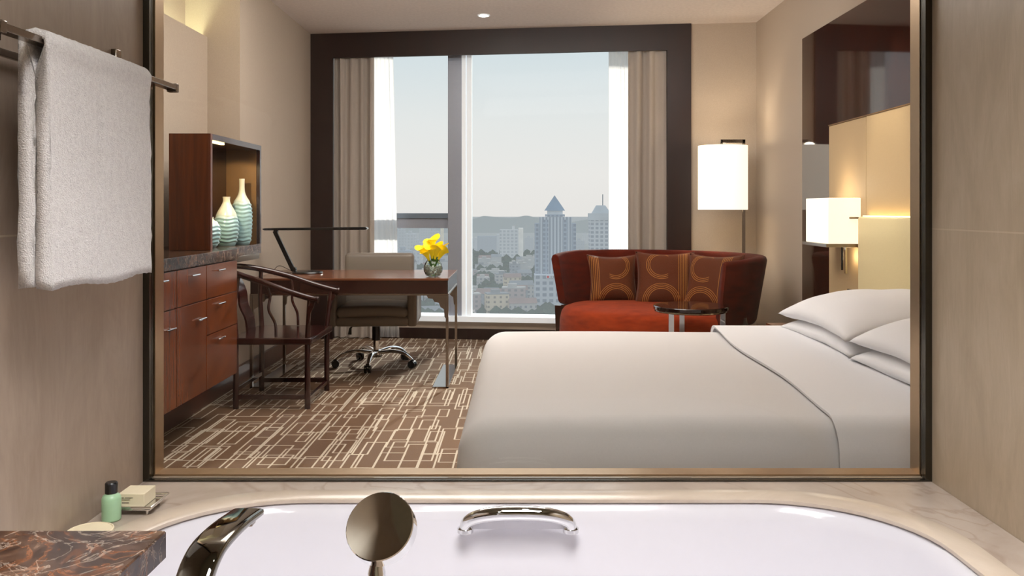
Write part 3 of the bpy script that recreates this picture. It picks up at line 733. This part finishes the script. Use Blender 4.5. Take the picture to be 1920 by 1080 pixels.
# ---- office chair (faces the camera, behind the desk)
t = thing('office_chair', 'taupe leather swivel office chair on chrome star base behind desk', 'chair', (-1.075,6.38,0), math.radians(3))
OX, OY = 0, 0
b = MB(); b.soft(-.27,.27,-.27,.25,.325,.40,.03,8); b.build('seat_shell', M['leather'], t, local=True, sharp=False)
b = MB(); b.soft(-.255,.255,-.285,.22,.385,.465,.035,10, fn=lambda p: (p.x,p.y,p.z+.012*(1-(p.x/.26)**2))); b.build('seat_cushion', M['leather'], t, local=True, sharp=False)
b = MB(); b.soft(-.265,.265,.17,.27,.40,.83,.03,12, fn=lambda p: (p.x, p.y+.10*max(0,p.z-.45)-.12*p.x*p.x, p.z)); b.build('backrest', M['leather'], t, local=True, sharp=False)
for s in (-1,1):
    b = MB(); b.soft(s*.285-.035,s*.285+.035,-.27,.25,.325,.595,.02,8, fn=lambda p: (p.x,p.y+ (.06*(p.z-.33) if p.y<0 else 0),p.z)); b.build('armrest', M['leather'], t, local=True, sharp=False)
b = MB(); b.lathe([(.03,.19),(.03,.30),(.06,.32),(.10,.332)], (0,0,0), 24); b.build('tilt_housing', M['black'], t, local=True)
b = MB(); b.lathe([(.022,.09),(.022,.20)], (0,0,0), 20); b.build('gas_column', M['chrome'], t, local=True)
b = MB(); b.lathe([(.04,.065),(.045,.08),(.04,.11),(.025,.12)], (0,0,0), 24); b.build('hub', M['chrome'], t, local=True)
b = MB(); b.tube([(-.05,-.02,.30),(-.17,-.04,.30),(-.185,-.04,.285),(-.19,-.04,.24)],[.005,.005,.009,.014],10); b.build('tilt_lever', M['black'], t, local=True)
for k in range(5):
    a = math.radians(-95+72*k); c, s = math.cos(a), math.sin(a)
    b = MB(); P = crv([(.03*c,.03*s,.10),(.15*c,.15*s,.115),(.24*c,.24*s,.10),(.30*c,.30*s,.062)],5)
    b.tube(P, [.021-.007*i/(len(P)-1) for i in range(len(P))], 12, flat=(.7,1), up=(0,0,1)); b.build('base_arm', M['chrome'], t, local=True)
    cx, cy = .30*c, .30*s
    b = MB(); b.cyl((cx-.022*s,cy+.022*c,.028),(cx-.006*s,cy+.006*c,.028),.028,18); b.cyl((cx+.006*s,cy-.006*c,.028),(cx+.022*s,cy-.022*c,.028),.028,18)
    b.tube([(cx-.008*s,cy+.008*c,.028),(cx+.008*s,cy-.008*c,.028)],.008,8); b.box(cx-.012,cx+.012,cy-.012,cy+.012,.045,.062); b.build('caster', M['black'], t, local=True)

# ================================================================ SOFA GROUP
SC, SR = (1.018,6.44,0), math.radians(-31)
t = thing('curved_sofa', 'rust red velvet curved sofa in the corner by the window', 'sofa', SC, SR)
A, Bq = .76, .60
def arc(th): return math.cos(th), math.sin(th)
b = MB(); rings = []; NT_ = 60; th0, th1 = math.radians(-32), math.radians(188)
def shell_ring(th, end=0):
    c, s = arc(th); e = min(1, max(0, (th-th0)/.5), 1); e2 = min(1, (th1-th)/.5)
    zt = .835-.02*(1-min(e,e2)) ; zb = .36+.07*(1-e2)
    nx, ny = c/A, s/Bq; l = math.hypot(nx,ny); nx, ny = nx/l, ny/l
    prof = []
    hw = .030+.018*min(e,e2)
    pr = [(-hw,zb+.02),(-hw+.01,zb),(hw-.01,zb),(hw,zb+.02),(hw,zb+(zt-zb)*.5),(hw,zt-.03),(hw-.012,zt-.008),(hw-.03,zt),(-hw+.03,zt),(-hw+.012,zt-.008),(-hw,zt-.03),(-hw,zb+(zt-zb)*.5)]
    for o, z in pr:
        fl = (z-.40)*.17-.04
        o2 = o*(1-end) 
        prof.append((A*c+nx*(o2+fl), Bq*s+ny*(o2+fl)-.05, z if not end else z+( (zt+zb)/2-z)*.0))
    return prof
for i in range(NT_+1):
    rings.append(shell_ring(th0+(th1-th0)*i/NT_))
# rounded tips
def shift(r, th, d, k):
    c, s = arc(th); tx, ty = -A*s, Bq*c; l = math.hypot(tx,ty)
    cx = sum(p[0] for p in r)/len(r); cy = sum(p[1] for p in r)/len(r)
    out = []
    for p in r:
        ox, oy = p[0], p[1]
        mid = [(q[0]+p[0])/2 for q in r]
        out.append((ox+tx/l*d, oy+ty/l*d, .585+(p[2]-.585)*k))
    return out
rings = [shift(rings[0], th0, -.016, .955), shift(rings[0], th0, -.012, .985)] + rings + [shift(rings[-1], th1, .012, .985), shift(rings[-1], th1, .016, .955)]
b.loft(rings); b.build('backrest', M['velvet_shaded'], t, local=True, angle=1.0)
b = MB(); n = 64
prof = [(.60,.10),(.97,.10),(1.0,.14),(1.01,.25),(1.005,.34),(.985,.395),(.95,.425),(.88,.443),(.6,.452),(.02,.455)]
b.loft([[(.70*k*math.cos(2*math.pi*i/n), .53*k*math.sin(2*math.pi*i/n)-.10, z) for i in range(n)] for k, z in prof]); b.build('seat', M['velvet'], t, local=True, sharp=False)
for th in (-12, 40, 90, 140, 192):
    c, s = arc(math.radians(th)); b = MB(); x, y = (A-.03)*c, (Bq-.03)*s-.05
    b.loft([[(x+dx*.8,y+dy*.8,0) for dx,dy in ((-.03,-.03),(.03,-.03),(.03,.03),(-.03,.03))],[(x+dx,y+dy,.42) for dx,dy in ((-.035,-.035),(.035,-.035),(.035,.035),(-.035,.035))]]); b.build('leg', M['darkwood'], t, local=True)
# cushions
def pillow_mesh(w, h, T, n=26, droop=0, pinch=.07, wr=.0, seed=0):
    bm = bmesh.new(); top = []; bot = []
    for i in range(n+1):
        u = -1+2*i/n; rt = []; rb = []
        for j in range(n+1):
            v = -1+2*j/n
            x = u*w/2*(1-pinch*(1-v*v)); y = v*h/2*(1-pinch*(1-u*u))
            f = max(0,(1-u**4)*(1-v**4))**.62
            e = mnoise.noise(Vector((u*2+seed,v*2,seed)))*wr
            z0 = -droop*(u*u+v*v)/2
            rt.append(bm.verts.new((x,y,z0+T/2*f+e*f)))
            edge = i in (0,n) or j in (0,n)
            rb.append(rt[-1] if edge else bm.verts.new((x,y,z0-T/2*f+e*f)))
        top.append(rt); bot.append(rb)
    for i in range(n):
        for j in range(n):
            bm.faces.new((top[i][j],top[i+1][j],top[i+1][j+1],top[i][j+1]))
            q = (bot[i][j],bot[i][j+1],bot[i+1][j+1],bot[i+1][j])
            if q[0] is not top[i][j] or q[2] is not top[i+1][j+1] or True:
                try: bm.faces.new(q)
                except ValueError: pass
    return bm
def cushion(loc, w, tilt, rz, label, ox, seed):
    b = MB(); b.bm.free(); b.bm = pillow_mesh(w, w, .16, 26, 0, .12, .006, seed)
    # stand it up: local x across, z up, y thickness
    for v in b.bm.verts: v.co = Vector((v.co.x, -v.co.z, v.co.y))
    o = b.build('throw_cushion', cushion_mat(ox, -1 if seed==1 else 1), local=True, sharp=False)
    o.location = loc; o.rotation_euler = (math.radians(tilt),0,rz)
    tag(o, label, 'cushion', 'patterned throw cushions on the sofa'); 
    b = MB(); h = w/2; P = []
    for k in range(4):
        for i in range(16):
            s = -1+2*i/16; q = h*(1-.12*(1-s*s))
            P.append([(s*h,-q),(q,s*h),(-s*h,q),(-q,-s*h)][k])
    b.tube([(x,0,z) for x, z in P], .004, 6, closed=True); b.build('piping', M['velvetd'], o, local=True)
    return o
M['velvetd'] = plain('cushion_piping', (104,50,26), .7)
R = Matrix.Rotation(SR, 3, 'Z')
def onsofa(x, y, z): return Vector(SC)+R@Vector((x,y,z))
cushion(onsofa(-.44,.20,.61), .40, -18, SR+math.radians(36), 'smaller patterned brown cushion at the left end of sofa', -.01, 1)
cushion(onsofa(-.03,.27,.618), .46, -22, SR+math.radians(20), 'large patterned brown cushion in the middle of the sofa', 0, 2)
cushion(onsofa(.40,.15,.622), .44, -18, SR+math.radians(-6), 'patterned brown cushion against the right end of sofa', .03, 3)
# round side table
t = thing('side_table', 'round glossy dark side table with metal legs before the sofa', 'table', (1.10,5.50,0))
b = MB(); b.lathe([(.232,.522),(.24,.528),(.24,.546),(.236,.55),(.02,.5505)], (1.10,5.50,0), 56); b.build('tabletop', M['tabletop'], t, angle=.5)
b = MB(); b.tube([(1.10+.226*math.cos(k*math.pi/24),5.50+.226*math.sin(k*math.pi/24),.517) for k in range(48)], .006, 8, closed=True); b.build('metal_ring', M['nickel'], t)
for a in (223,-25,95):
    x, y = 1.10+.205*math.cos(math.radians(a)), 5.50+.205*math.sin(math.radians(a)); dx, dy = math.sin(math.radians(a))*.018, -math.cos(math.radians(a))*.018
    b = MB(); b.box(x-.017,x+.017,y-.006,y+.006,0,.522,.001); b.build('leg', M['chrome'], t)
b = MB(); b.tube([(1.10+.205*math.cos(k*math.pi/24),5.50+.205*math.sin(k*math.pi/24),.02) for k in range(48)], .007, 8, closed=True); b.build('base_ring', M['chrome'], t)
# floor lamp
t = thing('floor_lamp', 'tall floor lamp with white drum shade behind the red sofa', 'lamp', (1.815,6.93,0))
b = MB(); b.lathe([(.12,0),(.12,.015),(.02,.02)], (1.815,6.93,0), 32); b.build('base', M['nickel'], t)
b = MB(); b.box(1.804,1.828,6.92,6.94,.015,1.735,.001); b.build('pole', M['nickel'], t)
b = MB(); b.box(1.63,1.828,6.92,6.94,1.705,1.735,.001); b.box(1.628,1.646,6.92,6.94,1.66,1.735,.001); b.build('top_arm', M['nickel'], t)
b = MB(); LX, LY = 1.635, 6.88
b.lathe([(.198,1.165),(.198,1.68)], (LX,LY,0), 56, 1.0, .85, cap=False); b.lathe([(.195,1.68),(.195,1.165)], (LX,LY,0), 56, 1.0, .85, cap=False); b.build('lamp_shade', M['shade'], t)
b = MB(); b.cyl((LX,LY,1.42),(LX,LY,1.66),.012,12); b.lathe([(.012,1.34),(.03,1.37),(.032,1.40),(.014,1.43)], (LX,LY,0), 20); b.build('bulb', M['shadew'], t)

# ================================================================ BED SIDE
t = thing('headboard', 'tall cream leather headboard with lit lower pad behind the bed', 'headboard', (1.95,3.7,0))
b = MB(); b.box(1.94,1.984,4.785,5.36,.3,1.69,.004); b.build('back_panel', M['headfab'], t)
b = MB(); b.box(1.938,1.984,2.05,4.778,.3,1.69,.004); b.build('back_panel', M['headfab'], t)
b = MB(); b.soft(1.882,1.938,2.05,4.76,.42,1.128,.012,6); b.build('pad', M['headpad'], t, sharp=False)
b = MB(); b.box(1.905,1.93,2.1,4.74,1.1285,1.134); b.build('light_strip', M['led'], t)
b = MB(); b.box(1.9362,1.984,2.05,5.36,1.69,1.697); b.build('top_edge', M['gold'], t)
t = thing('bed_lamp', 'white box shade reading lamp on the wall above the nightstand', 'lamp', (1.85,5.04,.96))
b = MB(); b.box(1.752,1.938,4.85,5.23,.972,1.234,.004); b.build('lamp_shade', M['shadew'], t)
b = MB(); b.box(1.735,1.938,4.835,5.25,.953,.972,.001); b.build('tray', M['nickel'], t)
b = MB(); b.box(1.87,1.94,4.838,4.85,1.115,1.125); b.build('switch_arm', M['nickel'], t)
b = MB(); b.cyl((1.85,4.90,.82),(1.85,4.90,.954),.006,12); b.build('pull_rod', M['black'], t)
b = MB(); b.box(1.866,1.878,4.896,4.904,.80,.954); b.build('stem', M['chrome'], t)
t = thing('wall_socket', 'small dark socket plate on the headboard beside the pillows', 'socket', (1.936,4.95,.64))
b = MB(); b.box(1.928,1.94,4.86,5.03,.645,.70,.002); b.build('plate', M['black'], t)
t = thing('nightstand', 'low dark wooden nightstand on the far side of the bed', 'nightstand', (1.71,4.65,0))
b = MB(); b.box(1.47,1.935,4.2,5.1,.465,.49,.003); b.build('top', M['deskwood'], t)
b = MB(); b.box(1.49,1.935,4.22,5.08,.06,.465); b.build('body', M['darkwood'], t)
b = MB(); b.box(1.474,1.49,4.23,5.07,.26,.455,.002); d = b.build('drawer', M['darkwood'], t)
b = MB(); b.cyl((1.468,4.58,.36),(1.468,4.72,.36),.005,10); b.build('handle', M['chrome'], d)
b = MB(); b.box(1.53,1.93,4.26,5.04,0,.06); b.build('plinth', M['black'], t)
# bed
t = thing('double_bed', 'large bed made with smooth white linen in front of glass', 'bed', (.85,3.12,0))
b = MB(); b.box(-.10,1.88,2.30,3.97,.06,.30,.01); b.build('bed_base', M['darkwood'], t)
for x in (-.02,1.8):
    for y in (2.4,3.85):
        b = MB(); b.cyl((x,y,0),(x,y,.06),.03,16); b.build('foot', M['black'], t)
b = MB(); b.soft(-.13,1.88,2.27,4.0,.30,.565,.06,10); b.build('mattress', M['linen'], t, sharp=False)
def bedfn(p):
    x, y, z = p
    f = max(0, (z-.3)/.3)
    z = z + .006*f*mnoise.noise(Vector((x*1.6,y*1.6,0))) + .004*f*math.sin(x*3.5+.5)
    if z < .5:                                   # the sides hang in very soft folds and flare towards the hem
        k = (.5-z)/.4
        if x < -.05: x += -.035*k+.010*k*math.sin(y*9)
        if y < 2.3: y += -.03*k+.006*k*math.sin(x*7)
        if y > 3.95: y += .03*k
    return (x,y,z)
b = MB(); b.soft(-.17,1.10,2.23,4.04,.10,.605,.105,40, fn=bedfn); b.build('duvet', M['linen'], t, sharp=False)
def foldfn(p):
    x, y, z = bedfn(p)
    wgt = max(0,min(1,(1.5-p.x)/.6))             # slanting front hem of the turned sheet
    x += wgt*(.045*(y-2.3)/1.7 + .012*math.sin(y*5))
    z += .012*math.exp(-((y-3.9)/.35)**2)*(1 if p.z>.5 else 0)
    return (x,y,z)
b = MB(); b.soft(.10,1.83,2.212,4.058,.10,.622,.10,44)
bm = b.bm
bmesh.ops.remove_doubles(bm, verts=bm.verts, dist=1e-6)
bmesh.ops.delete(bm, geom=[f for f in bm.faces if f.calc_center_median().x < .835], context='FACES')
edge = [e for e in bm.edges if len(e.link_faces)==1 and e.verts[0].co.x < 1.2]
xm = sum(v.co.x for e in edge for v in e.verts)/(2*len(edge))
for e in edge:
    for v in e.verts: v.co.x = xm
ret = bmesh.ops.extrude_edge_only(bm, edges=edge)
for v in [g for g in ret['geom'] if isinstance(g, bmesh.types.BMVert)]:
    v.co.z -= .012 if v.co.z > .45 else 0; v.co.y += (3.12-v.co.y)*.012; v.co.x += .006
for v in bm.verts: v.co = Vector(foldfn(v.co.copy()))

b.build('turned_sheet', M['pillow'], t, angle=.8)
def bed_pillow(loc, w, h, T, droop, label, rot, seed):
    b = MB(); b.bm.free(); b.bm = pillow_mesh(w, h, T, 34, droop, .05, .014, seed)
    o = b.build('pillow', M['pillow'], local=True, sharp=False); o.location = loc; o.rotation_euler = rot
    tag(o, label, 'pillow', 'white pillows at the bed head')
bed_pillow((1.52,3.55,.667), .64, .82, .11, .03, 'lower white pillow of the far stack beside nightstand', (0,math.radians(-2),math.radians(1)), 1)
bed_pillow((1.50,2.70,.667), .64, .82, .11, .03, 'lower white pillow of the stack nearest the glass', (0,math.radians(-2),math.radians(-2)), 2)
bed_pillow((1.515,3.54,.762), .66, .84, .135, .06, 'upper white pillow of the far stack beside nightstand', (0,math.radians(-3),math.radians(0)), 3)
bed_pillow((1.50,2.69,.762), .66, .84, .135, .06, 'upper white pillow of the stack nearest the glass', (0,math.radians(-3),math.radians(-3)), 4)

# ================================================================ THE CITY OUTSIDE
G = -80.0
def cx_(px, D): return (px-975)*D/1600
def cz_(py, D): return 1.17+(392-py)*D/1600
b = MB(); b.box(-4000,4000,60,9000,G-2,G); 
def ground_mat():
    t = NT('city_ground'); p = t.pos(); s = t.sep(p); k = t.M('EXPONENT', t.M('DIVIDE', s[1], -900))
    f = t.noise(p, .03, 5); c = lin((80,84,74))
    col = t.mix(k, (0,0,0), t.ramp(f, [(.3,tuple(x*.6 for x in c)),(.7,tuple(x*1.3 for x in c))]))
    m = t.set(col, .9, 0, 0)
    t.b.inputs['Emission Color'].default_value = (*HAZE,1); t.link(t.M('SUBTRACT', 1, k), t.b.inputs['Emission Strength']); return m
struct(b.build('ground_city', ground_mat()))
def hill(name, D, pts, col, label):
    b = MB(); P = crv([(x,0,y) for x,y in pts], 6)
    rows = []
    for k, f in enumerate((0,.35,.7,1.0,.8,0)):
        rows.append([(cx_(p.x,D)*(1), D-300+k*130, G+(cz_(p.z,D)-G)*f*(1+.04*mnoise.noise(Vector((p.x*.05,k,0))))) for p in P])
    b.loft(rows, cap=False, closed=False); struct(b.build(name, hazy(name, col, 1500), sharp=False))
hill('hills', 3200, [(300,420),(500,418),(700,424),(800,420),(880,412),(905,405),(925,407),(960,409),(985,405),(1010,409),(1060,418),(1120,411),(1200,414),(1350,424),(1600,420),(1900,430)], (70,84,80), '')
t = thing('office_tower', 'grey office tower topped by a blue pyramid roof outside', 'tower', (cx_(1041,650),660,G))
D = 650
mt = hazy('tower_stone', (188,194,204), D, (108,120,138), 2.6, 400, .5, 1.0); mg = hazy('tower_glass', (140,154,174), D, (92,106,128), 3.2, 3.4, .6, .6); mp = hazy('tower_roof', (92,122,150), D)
def cbox(px0, px1, py, dep, d0=0, zb=None):
    b = MB(); b.box(cx_(px0,D+d0),cx_(px1,D+d0),D+d0,D+d0+dep,G if zb is None else zb,cz_(py,D+d0)); return b
cbox(1012,1072,407,18).build('shaft', mt, t); cbox(1003,1018,419,14,2).build('wing', mg, t); cbox(1064,1080,419,14,2).build('wing', mg, t)
cbox(1018,1028,412,4,-1).build('glass_bay', mg, t); cbox(1056,1064,412,4,-1).build('glass_bay', mg, t)
cbox(1027,1055,394,12,4).build('crown', hazy('crown_stone',(200,206,214),D), t); cbox(1023,1059,402,14,3,cz_(406,D+3)).build('crown_band', mg, t)
b = MB(); c = cx_(1041,D); z0 = cz_(395,D); z1 = cz_(366,D); h = 19*D/1600
b.loft([[(c-h,D+4-1,z0),(c+h,D+4-1,z0),(c+h,D+4+2*h,z0),(c-h,D+4+2*h,z0)],[(c-.1,D+4+h-.1,z1),(c+.1,D+4+h-.1,z1),(c+.1,D+4+h+.1,z1),(c-.1,D+4+h+.1,z1)]]); b.build('pyramid_roof', mp, t)
cbox(1002,1062,516,20,-14).build('podium', hazy('podium_stone', (178,182,190), D, (96,108,126), 5, 4.4, .6, .55), t)
b = MB(); dd = D-14.6; b.box(cx_(1024,dd),cx_(1056,dd),dd,dd+.4,cz_(522,dd),cz_(516.5,dd)); s = b.build('sign_board', hazy('sign_white', (214,216,220), D), t)
b = MB(); b.lathe([(.9,0),(.9,.3)], (0,0,0), 12)
for v in b.bm.verts: v.co = Vector((v.co.x+cx_(1027.5,dd), dd-.35+v.co.z, v.co.y+cz_(519.2,dd)))
b.build('sign_emblem', hazy('sign_red', (205,60,70), 250), s)
b = MB()
for k in range(4):
    x = cx_(1032+k*4.4,dd); z = cz_(519.2,dd)
    b.box(x,x+1.2,dd-.3,dd-.05,z+.35,z+.6); b.box(x,x+1.2,dd-.3,dd-.05,z-.6,z-.35); b.box(x+.45,x+.7,dd-.3,dd-.05,z-.7,z+.7)
b.build('sign_lettering', hazy('sign_dark', (90,96,110), 400), s)
t = thing('office_tower', 'pale office tower with sloped top and antenna outside', 'tower', (cx_(1125,800),810,G)); D = 800
mw = hazy('tower_pale', (196,198,204), D, (104,114,130), 4.4, 3.9, .62, .6)
cbox(1107,1150,413,22).build('shaft', mw, t); cbox(1106,1151,400,24,-1,cz_(413,D)).build('crown_band', hazy('crown_pale', (186,190,196), D), t)
b = MB(); b.loft([[(cx_(1112,D),D+2,cz_(400,D)),(cx_(1146,D),D+2,cz_(400,D)),(cx_(1146,D),D+18,cz_(400,D)),(cx_(1112,D),D+18,cz_(400,D))],[(cx_(1120,D),D+6,cz_(385,D)),(cx_(1136,D),D+6,cz_(385,D)),(cx_(1136,D),D+14,cz_(385,D)),(cx_(1120,D),D+14,cz_(385,D))]]); b.build('sloped_roof', hazy('roof_pale', (176,184,192), D), t)
b = MB(); b.cyl((cx_(1132,D),D+10,cz_(386,D)),(cx_(1132,D),D+10,cz_(364,D)),.5,8); b.build('antenna', hazy('mast', (80,86,96), D), t)
t = thing('slab_block', 'white grid fronted slab block left of the pyramid tower', 'building', (cx_(958,1300),1310,G)); D = 1300
cbox(937,972,431,20).build('facade', hazy('grid_white', (206,208,212), D, (118,126,140), 6.0, 5.2, .6, .6), t); cbox(972,981,428,22,-1).build('end_wall', hazy('grid_end', (240,232,222), 700), t); cbox(960,965,424,8,4,cz_(431,D)).build('roof_house', hazy('roof_h', (235,235,235), D), t)
t = thing('slab_block', 'blue glass office block beside the white grid fronted block', 'building', (cx_(912,1450),1460,G)); D = 1450
cbox(895,931,443,26).build('facade', hazy('blue_glass', (96,118,150), D, (84,104,134), 8, 6, .5, .5), t); cbox(889,895,446,24,2).build('end_wall', hazy('blue_end', (180,186,196), D), t); cbox(931,936,440,24,2).build('end_wall', hazy('blue_end', (180,186,196), D), t)
t = thing('distant_tower', 'slim sunlit tower seen past the mullion over the flowers', 'tower', (cx_(828,1200),1210,G)); D = 1200
cbox(826,831,428,8).build('shaft', hazy('slim_lit', (240,224,196), 600), t); cbox(827,829.5,424,4,2,cz_(428,D)).build('roof_house', hazy('slim_top', (220,210,196), 800), t)
rnd = random.Random(11)
# hazy mid-distance blocks
mids = [(742,758,430,1500),(760,778,438,1350),(786,806,428,1700),(806,822,434,1500),(733,742,446,1200),(846,860,440,1500),(984,1000,446,1700),(1078,1096,452,1500),(1092,1104,440,2000),(884,890,450,1700),(775,790,455,1100),(1146,1166,432,1600),(740,770,470,1000),(800,830,472,1050)]
for i, (a, c, y, D) in enumerate(mids):
    col = rnd.choice([(120,134,156),(150,156,168),(176,180,188)])
    o = cbox(a, c, y, 20).bm
    b = MB(); b.bm.free(); b.bm = o; x0, x1 = cx_(a,D), cx_(c,D); z = cz_(y,D); b.box(x0+(x1-x0)*.3,x0+(x1-x0)*.6,D+5,D+12,z,z+4)
    tag(b.build('city_block', hazy('mid_block', col, D, tuple(int(q*.75) for q in col), 5, 5, .5, .5), smooth=False), 'pale hazy high-rise block standing among the distant city buildings', 'building', 'hazy high-rise blocks beyond the low city')
# low-rise houses
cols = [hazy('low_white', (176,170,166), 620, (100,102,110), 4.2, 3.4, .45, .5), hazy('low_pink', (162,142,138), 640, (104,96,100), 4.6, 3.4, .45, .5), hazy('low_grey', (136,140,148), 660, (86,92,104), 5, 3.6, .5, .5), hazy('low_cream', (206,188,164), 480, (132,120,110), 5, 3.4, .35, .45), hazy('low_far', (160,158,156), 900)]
mroof = [hazy('roof_tile', (136,108,100), 640), hazy('roof_grey', (120,122,126), 640), hazy('roof_pale', (170,166,162), 640)]
placed = []; cnt = 0; tries = 0
lab = ['low pale city house with a flat roof among trees', 'low city house with a pitched roof among trees']
while cnt < 120 and tries < 4000:
    tries += 1
    D = 610+ (rnd.random()**1.5)*620; px = rnd.choice([rnd.uniform(735,870), rnd.uniform(880,1065)]) if cnt < 105 else rnd.uniform(1065,1180)
    x = cx_(px, D); w = rnd.uniform(9,22); d = rnd.uniform(9,14); h = rnd.choice([7,9,12,16,20])*rnd.uniform(.8,1.15)
    if 1000 < px < 1085 and D > 610 and D < 700: continue
    if any(abs(x-q[0]) < (w+q[2])/2*.9 and abs(D-q[1]) < (d+q[3])/2+2 for q in placed): continue
    placed.append((x,D,w,d)); m = cols[4] if D > 950 else rnd.choices(cols[:4], [4,3,3,1.2])[0]
    k = rnd.random() < .4
    r = thing('city_house', lab[k], 'house', (x,D+d/2,G), rnd.uniform(-.35,.35), 'low city houses below the window')
    b = MB(); b.box(-w/2,w/2,-d/2,d/2,0,h); b.build('walls', m, r, smooth=False, local=True)
    b = MB()
    if k: b.loft([[(-w/2-.5,-d/2-.5,h),(w/2+.5,-d/2-.5,h),(w/2+.5,d/2+.5,h),(-w/2-.5,d/2+.5,h)],[(-w/2-.5,-.2,h+3.4),(w/2+.5,-.2,h+3.4),(w/2+.5,.2,h+3.4),(-w/2-.5,.2,h+3.4)]])
    else: b.box(-w/2,w/2,-d/2,d/2,h,h+.8); b.box(-w/4,w/8,-d/5,d/4,h+.8,h+3.2)
    b.build('roof', rnd.choice(mroof[:2] if k else mroof[1:]), r, smooth=False, local=True); cnt += 1
# tree canopy (nobody could count it)
b = MB()
for k in range(2300):
    D = 600+(rnd.random()**1.3)*900; px = rnd.uniform(720,1190); x = cx_(px,D)
    if any(abs(x-q[0]) < q[2]/2+1 and abs(D-q[1]-q[3]/2) < q[3]/2+1.5 for q in placed): continue
    r = rnd.uniform(3,6.5); s0 = rnd.uniform(.8,1.3)
    bmesh.ops.create_icosphere(b.bm, subdivisions=1, radius=r, matrix=Matrix.Translation((x,D,G+r*s0*.8)) @ Matrix.Diagonal((1,1,s0,1)))
o = b.build('city_trees', hazy('city_trees', (56,68,52), 480)); tag(o, 'grey green tree canopy filling the city between houses', 'trees', kind='stuff')

# ================================================================ LIGHT
def area(name, loc, rot, sx, sy, power, col=(1,1,1), spread=math.pi):
    l = bpy.data.lights.new(name, 'AREA'); l.shape = 'RECTANGLE'; l.size = sx; l.size_y = sy; l.energy = power; l.color = col; l.spread = spread
    o = bpy.data.objects.new(name, l); COL.objects.link(o); o.location = loc; o.rotation_euler = rot; return o
def spot(name, loc, target, power, ang, blend=.6, col=(1,.9,.78), r=.04):
    l = bpy.data.lights.new(name, 'SPOT'); l.energy = power; l.spot_size = math.radians(ang); l.spot_blend = blend; l.color = col; l.shadow_soft_size = r
    o = bpy.data.objects.new(name, l); COL.objects.link(o); o.location = loc
    o.rotation_euler = (Vector(target)-Vector(loc)).to_track_quat('-Z','Y').to_euler(); return o
def point(name, loc, power, col=(1,.86,.68), r=.05):
    l = bpy.data.lights.new(name, 'POINT'); l.energy = power; l.color = col; l.shadow_soft_size = r
    o = bpy.data.objects.new(name, l); COL.objects.link(o); o.location = loc; return o
WARM = (1,.975,.945)
area('bedroom_fill', (-.3,4.9,2.74), (0,0,0), 2.0, 1.6, 50, WARM)  # unseen area light added to fill the bedroom
area('bounce_fill', (-.3,4.3,2.42), (math.radians(175),0,0), 1.6, .8, 50, WARM)  # added out of view, aimed up to brighten the room off the ceiling
area('ceiling_wash_fill', (0,5.0,2.45), (math.radians(125),0,0), 2.4, .3, 20, WARM)  # second unseen light, added to lift the ceiling near the window
area('bathroom_fill', (.1,.45,2.44), (0,0,0), .9, .9, 38, (1,.97,.95), math.radians(110))  # unseen area light added as bathroom fill
spot('bathroom_downlight', (.1,1.5,2.44), (.1,1.5,0), 17, 100, .8, (.98,.98,1))
point('floor_lamp_bulb', (1.635,6.88,1.45), 18)
point('floor_lamp_glow', (1.635,6.88,1.66), 3)
spot('headboard_downlight', (1.60,4.45,2.73), (1.95,4.5,1.5), 110, 32, .9, (1,.90,.70), .02)
spot('headboard_downlight', (1.60,3.3,2.73), (1.95,3.3,1.5), 60, 36, .9, (1,.90,.70), .02)
spot('ceiling_downlight_beam', (-.295,6.95,2.735), (-.295,6.95,0), 16, 70)
spot('niche_spot', (-1.76,4.70,1.525), (-1.80,5.46,1.02), 15, 62, .25, (1,.78,.45), .015)
spot('vanity_downlight', (-.5,-.1,2.43), (-.75,1.2,1.2), 22, 85, .8, (1,.92,.76))
point('bed_lamp_up', (1.82,5.04,1.30), 1.0, (1,.82,.6), .08)
point('bed_lamp_down', (1.89,4.92,.90), .7, (1,.78,.5), .03)
sun = bpy.data.lights.new('sun', 'SUN'); sun.energy = 3.6; sun.angle = math.radians(2.5); sun.color = (1,.93,.83)
so = bpy.data.objects.new('sun', sun); COL.objects.link(so); so.location = (0,20,20)
so.rotation_euler = Vector((-.25,-1,-.46)).to_track_quat('-Z','Y').to_euler()

w = bpy.data.worlds.new('sky'); scene.world = w; w.use_nodes = True; nt = w.node_tree; bg = nt.nodes['Background']
tc = nt.nodes.new('ShaderNodeTexCoord'); sp = nt.nodes.new('ShaderNodeSeparateXYZ'); nt.links.new(tc.outputs['Generated'], sp.inputs[0])
rp = nt.nodes.new('ShaderNodeValToRGB'); e = rp.color_ramp.elements
stops = [(0,(.82,.775,.755)),(.04,(.84,.80,.78)),(.10,(.80,.795,.79)),(.19,(.66,.73,.77)),(.4,(1.2,1.3,1.4)),(1,(1.3,1.5,1.75))]
while len(e) < len(stops): e.new(.5)
for el, (p, c) in zip(e, stops): el.position = p; el.color = (*c,1)
nt.links.new(sp.outputs[2], rp.inputs[0]); nt.links.new(rp.outputs[0], bg.inputs[0]); bg.inputs[1].default_value = 1.13

# ================================================================ CAMERA
cam = bpy.data.cameras.new('camera'); cam.sensor_width = 36; cam.lens = 30; cam.shift_x = -.0078; cam.shift_y = -.0771; cam.clip_end = 20000; cam.clip_start = .02
co = bpy.data.objects.new('camera', cam); COL.objects.link(co); co.location = (0,0,1.17); co.rotation_euler = (math.radians(90),0,0)
scene.camera = co
scene.view_settings.view_transform = 'Standard'; scene.view_settings.look = 'None'
scene.view_settings.exposure = 0.0
scene.cycles.use_denoising = True
scene.cycles.max_bounces = 10; scene.cycles.transparent_max_bounces = 16
scene.cycles.sample_clamp_indirect = 6
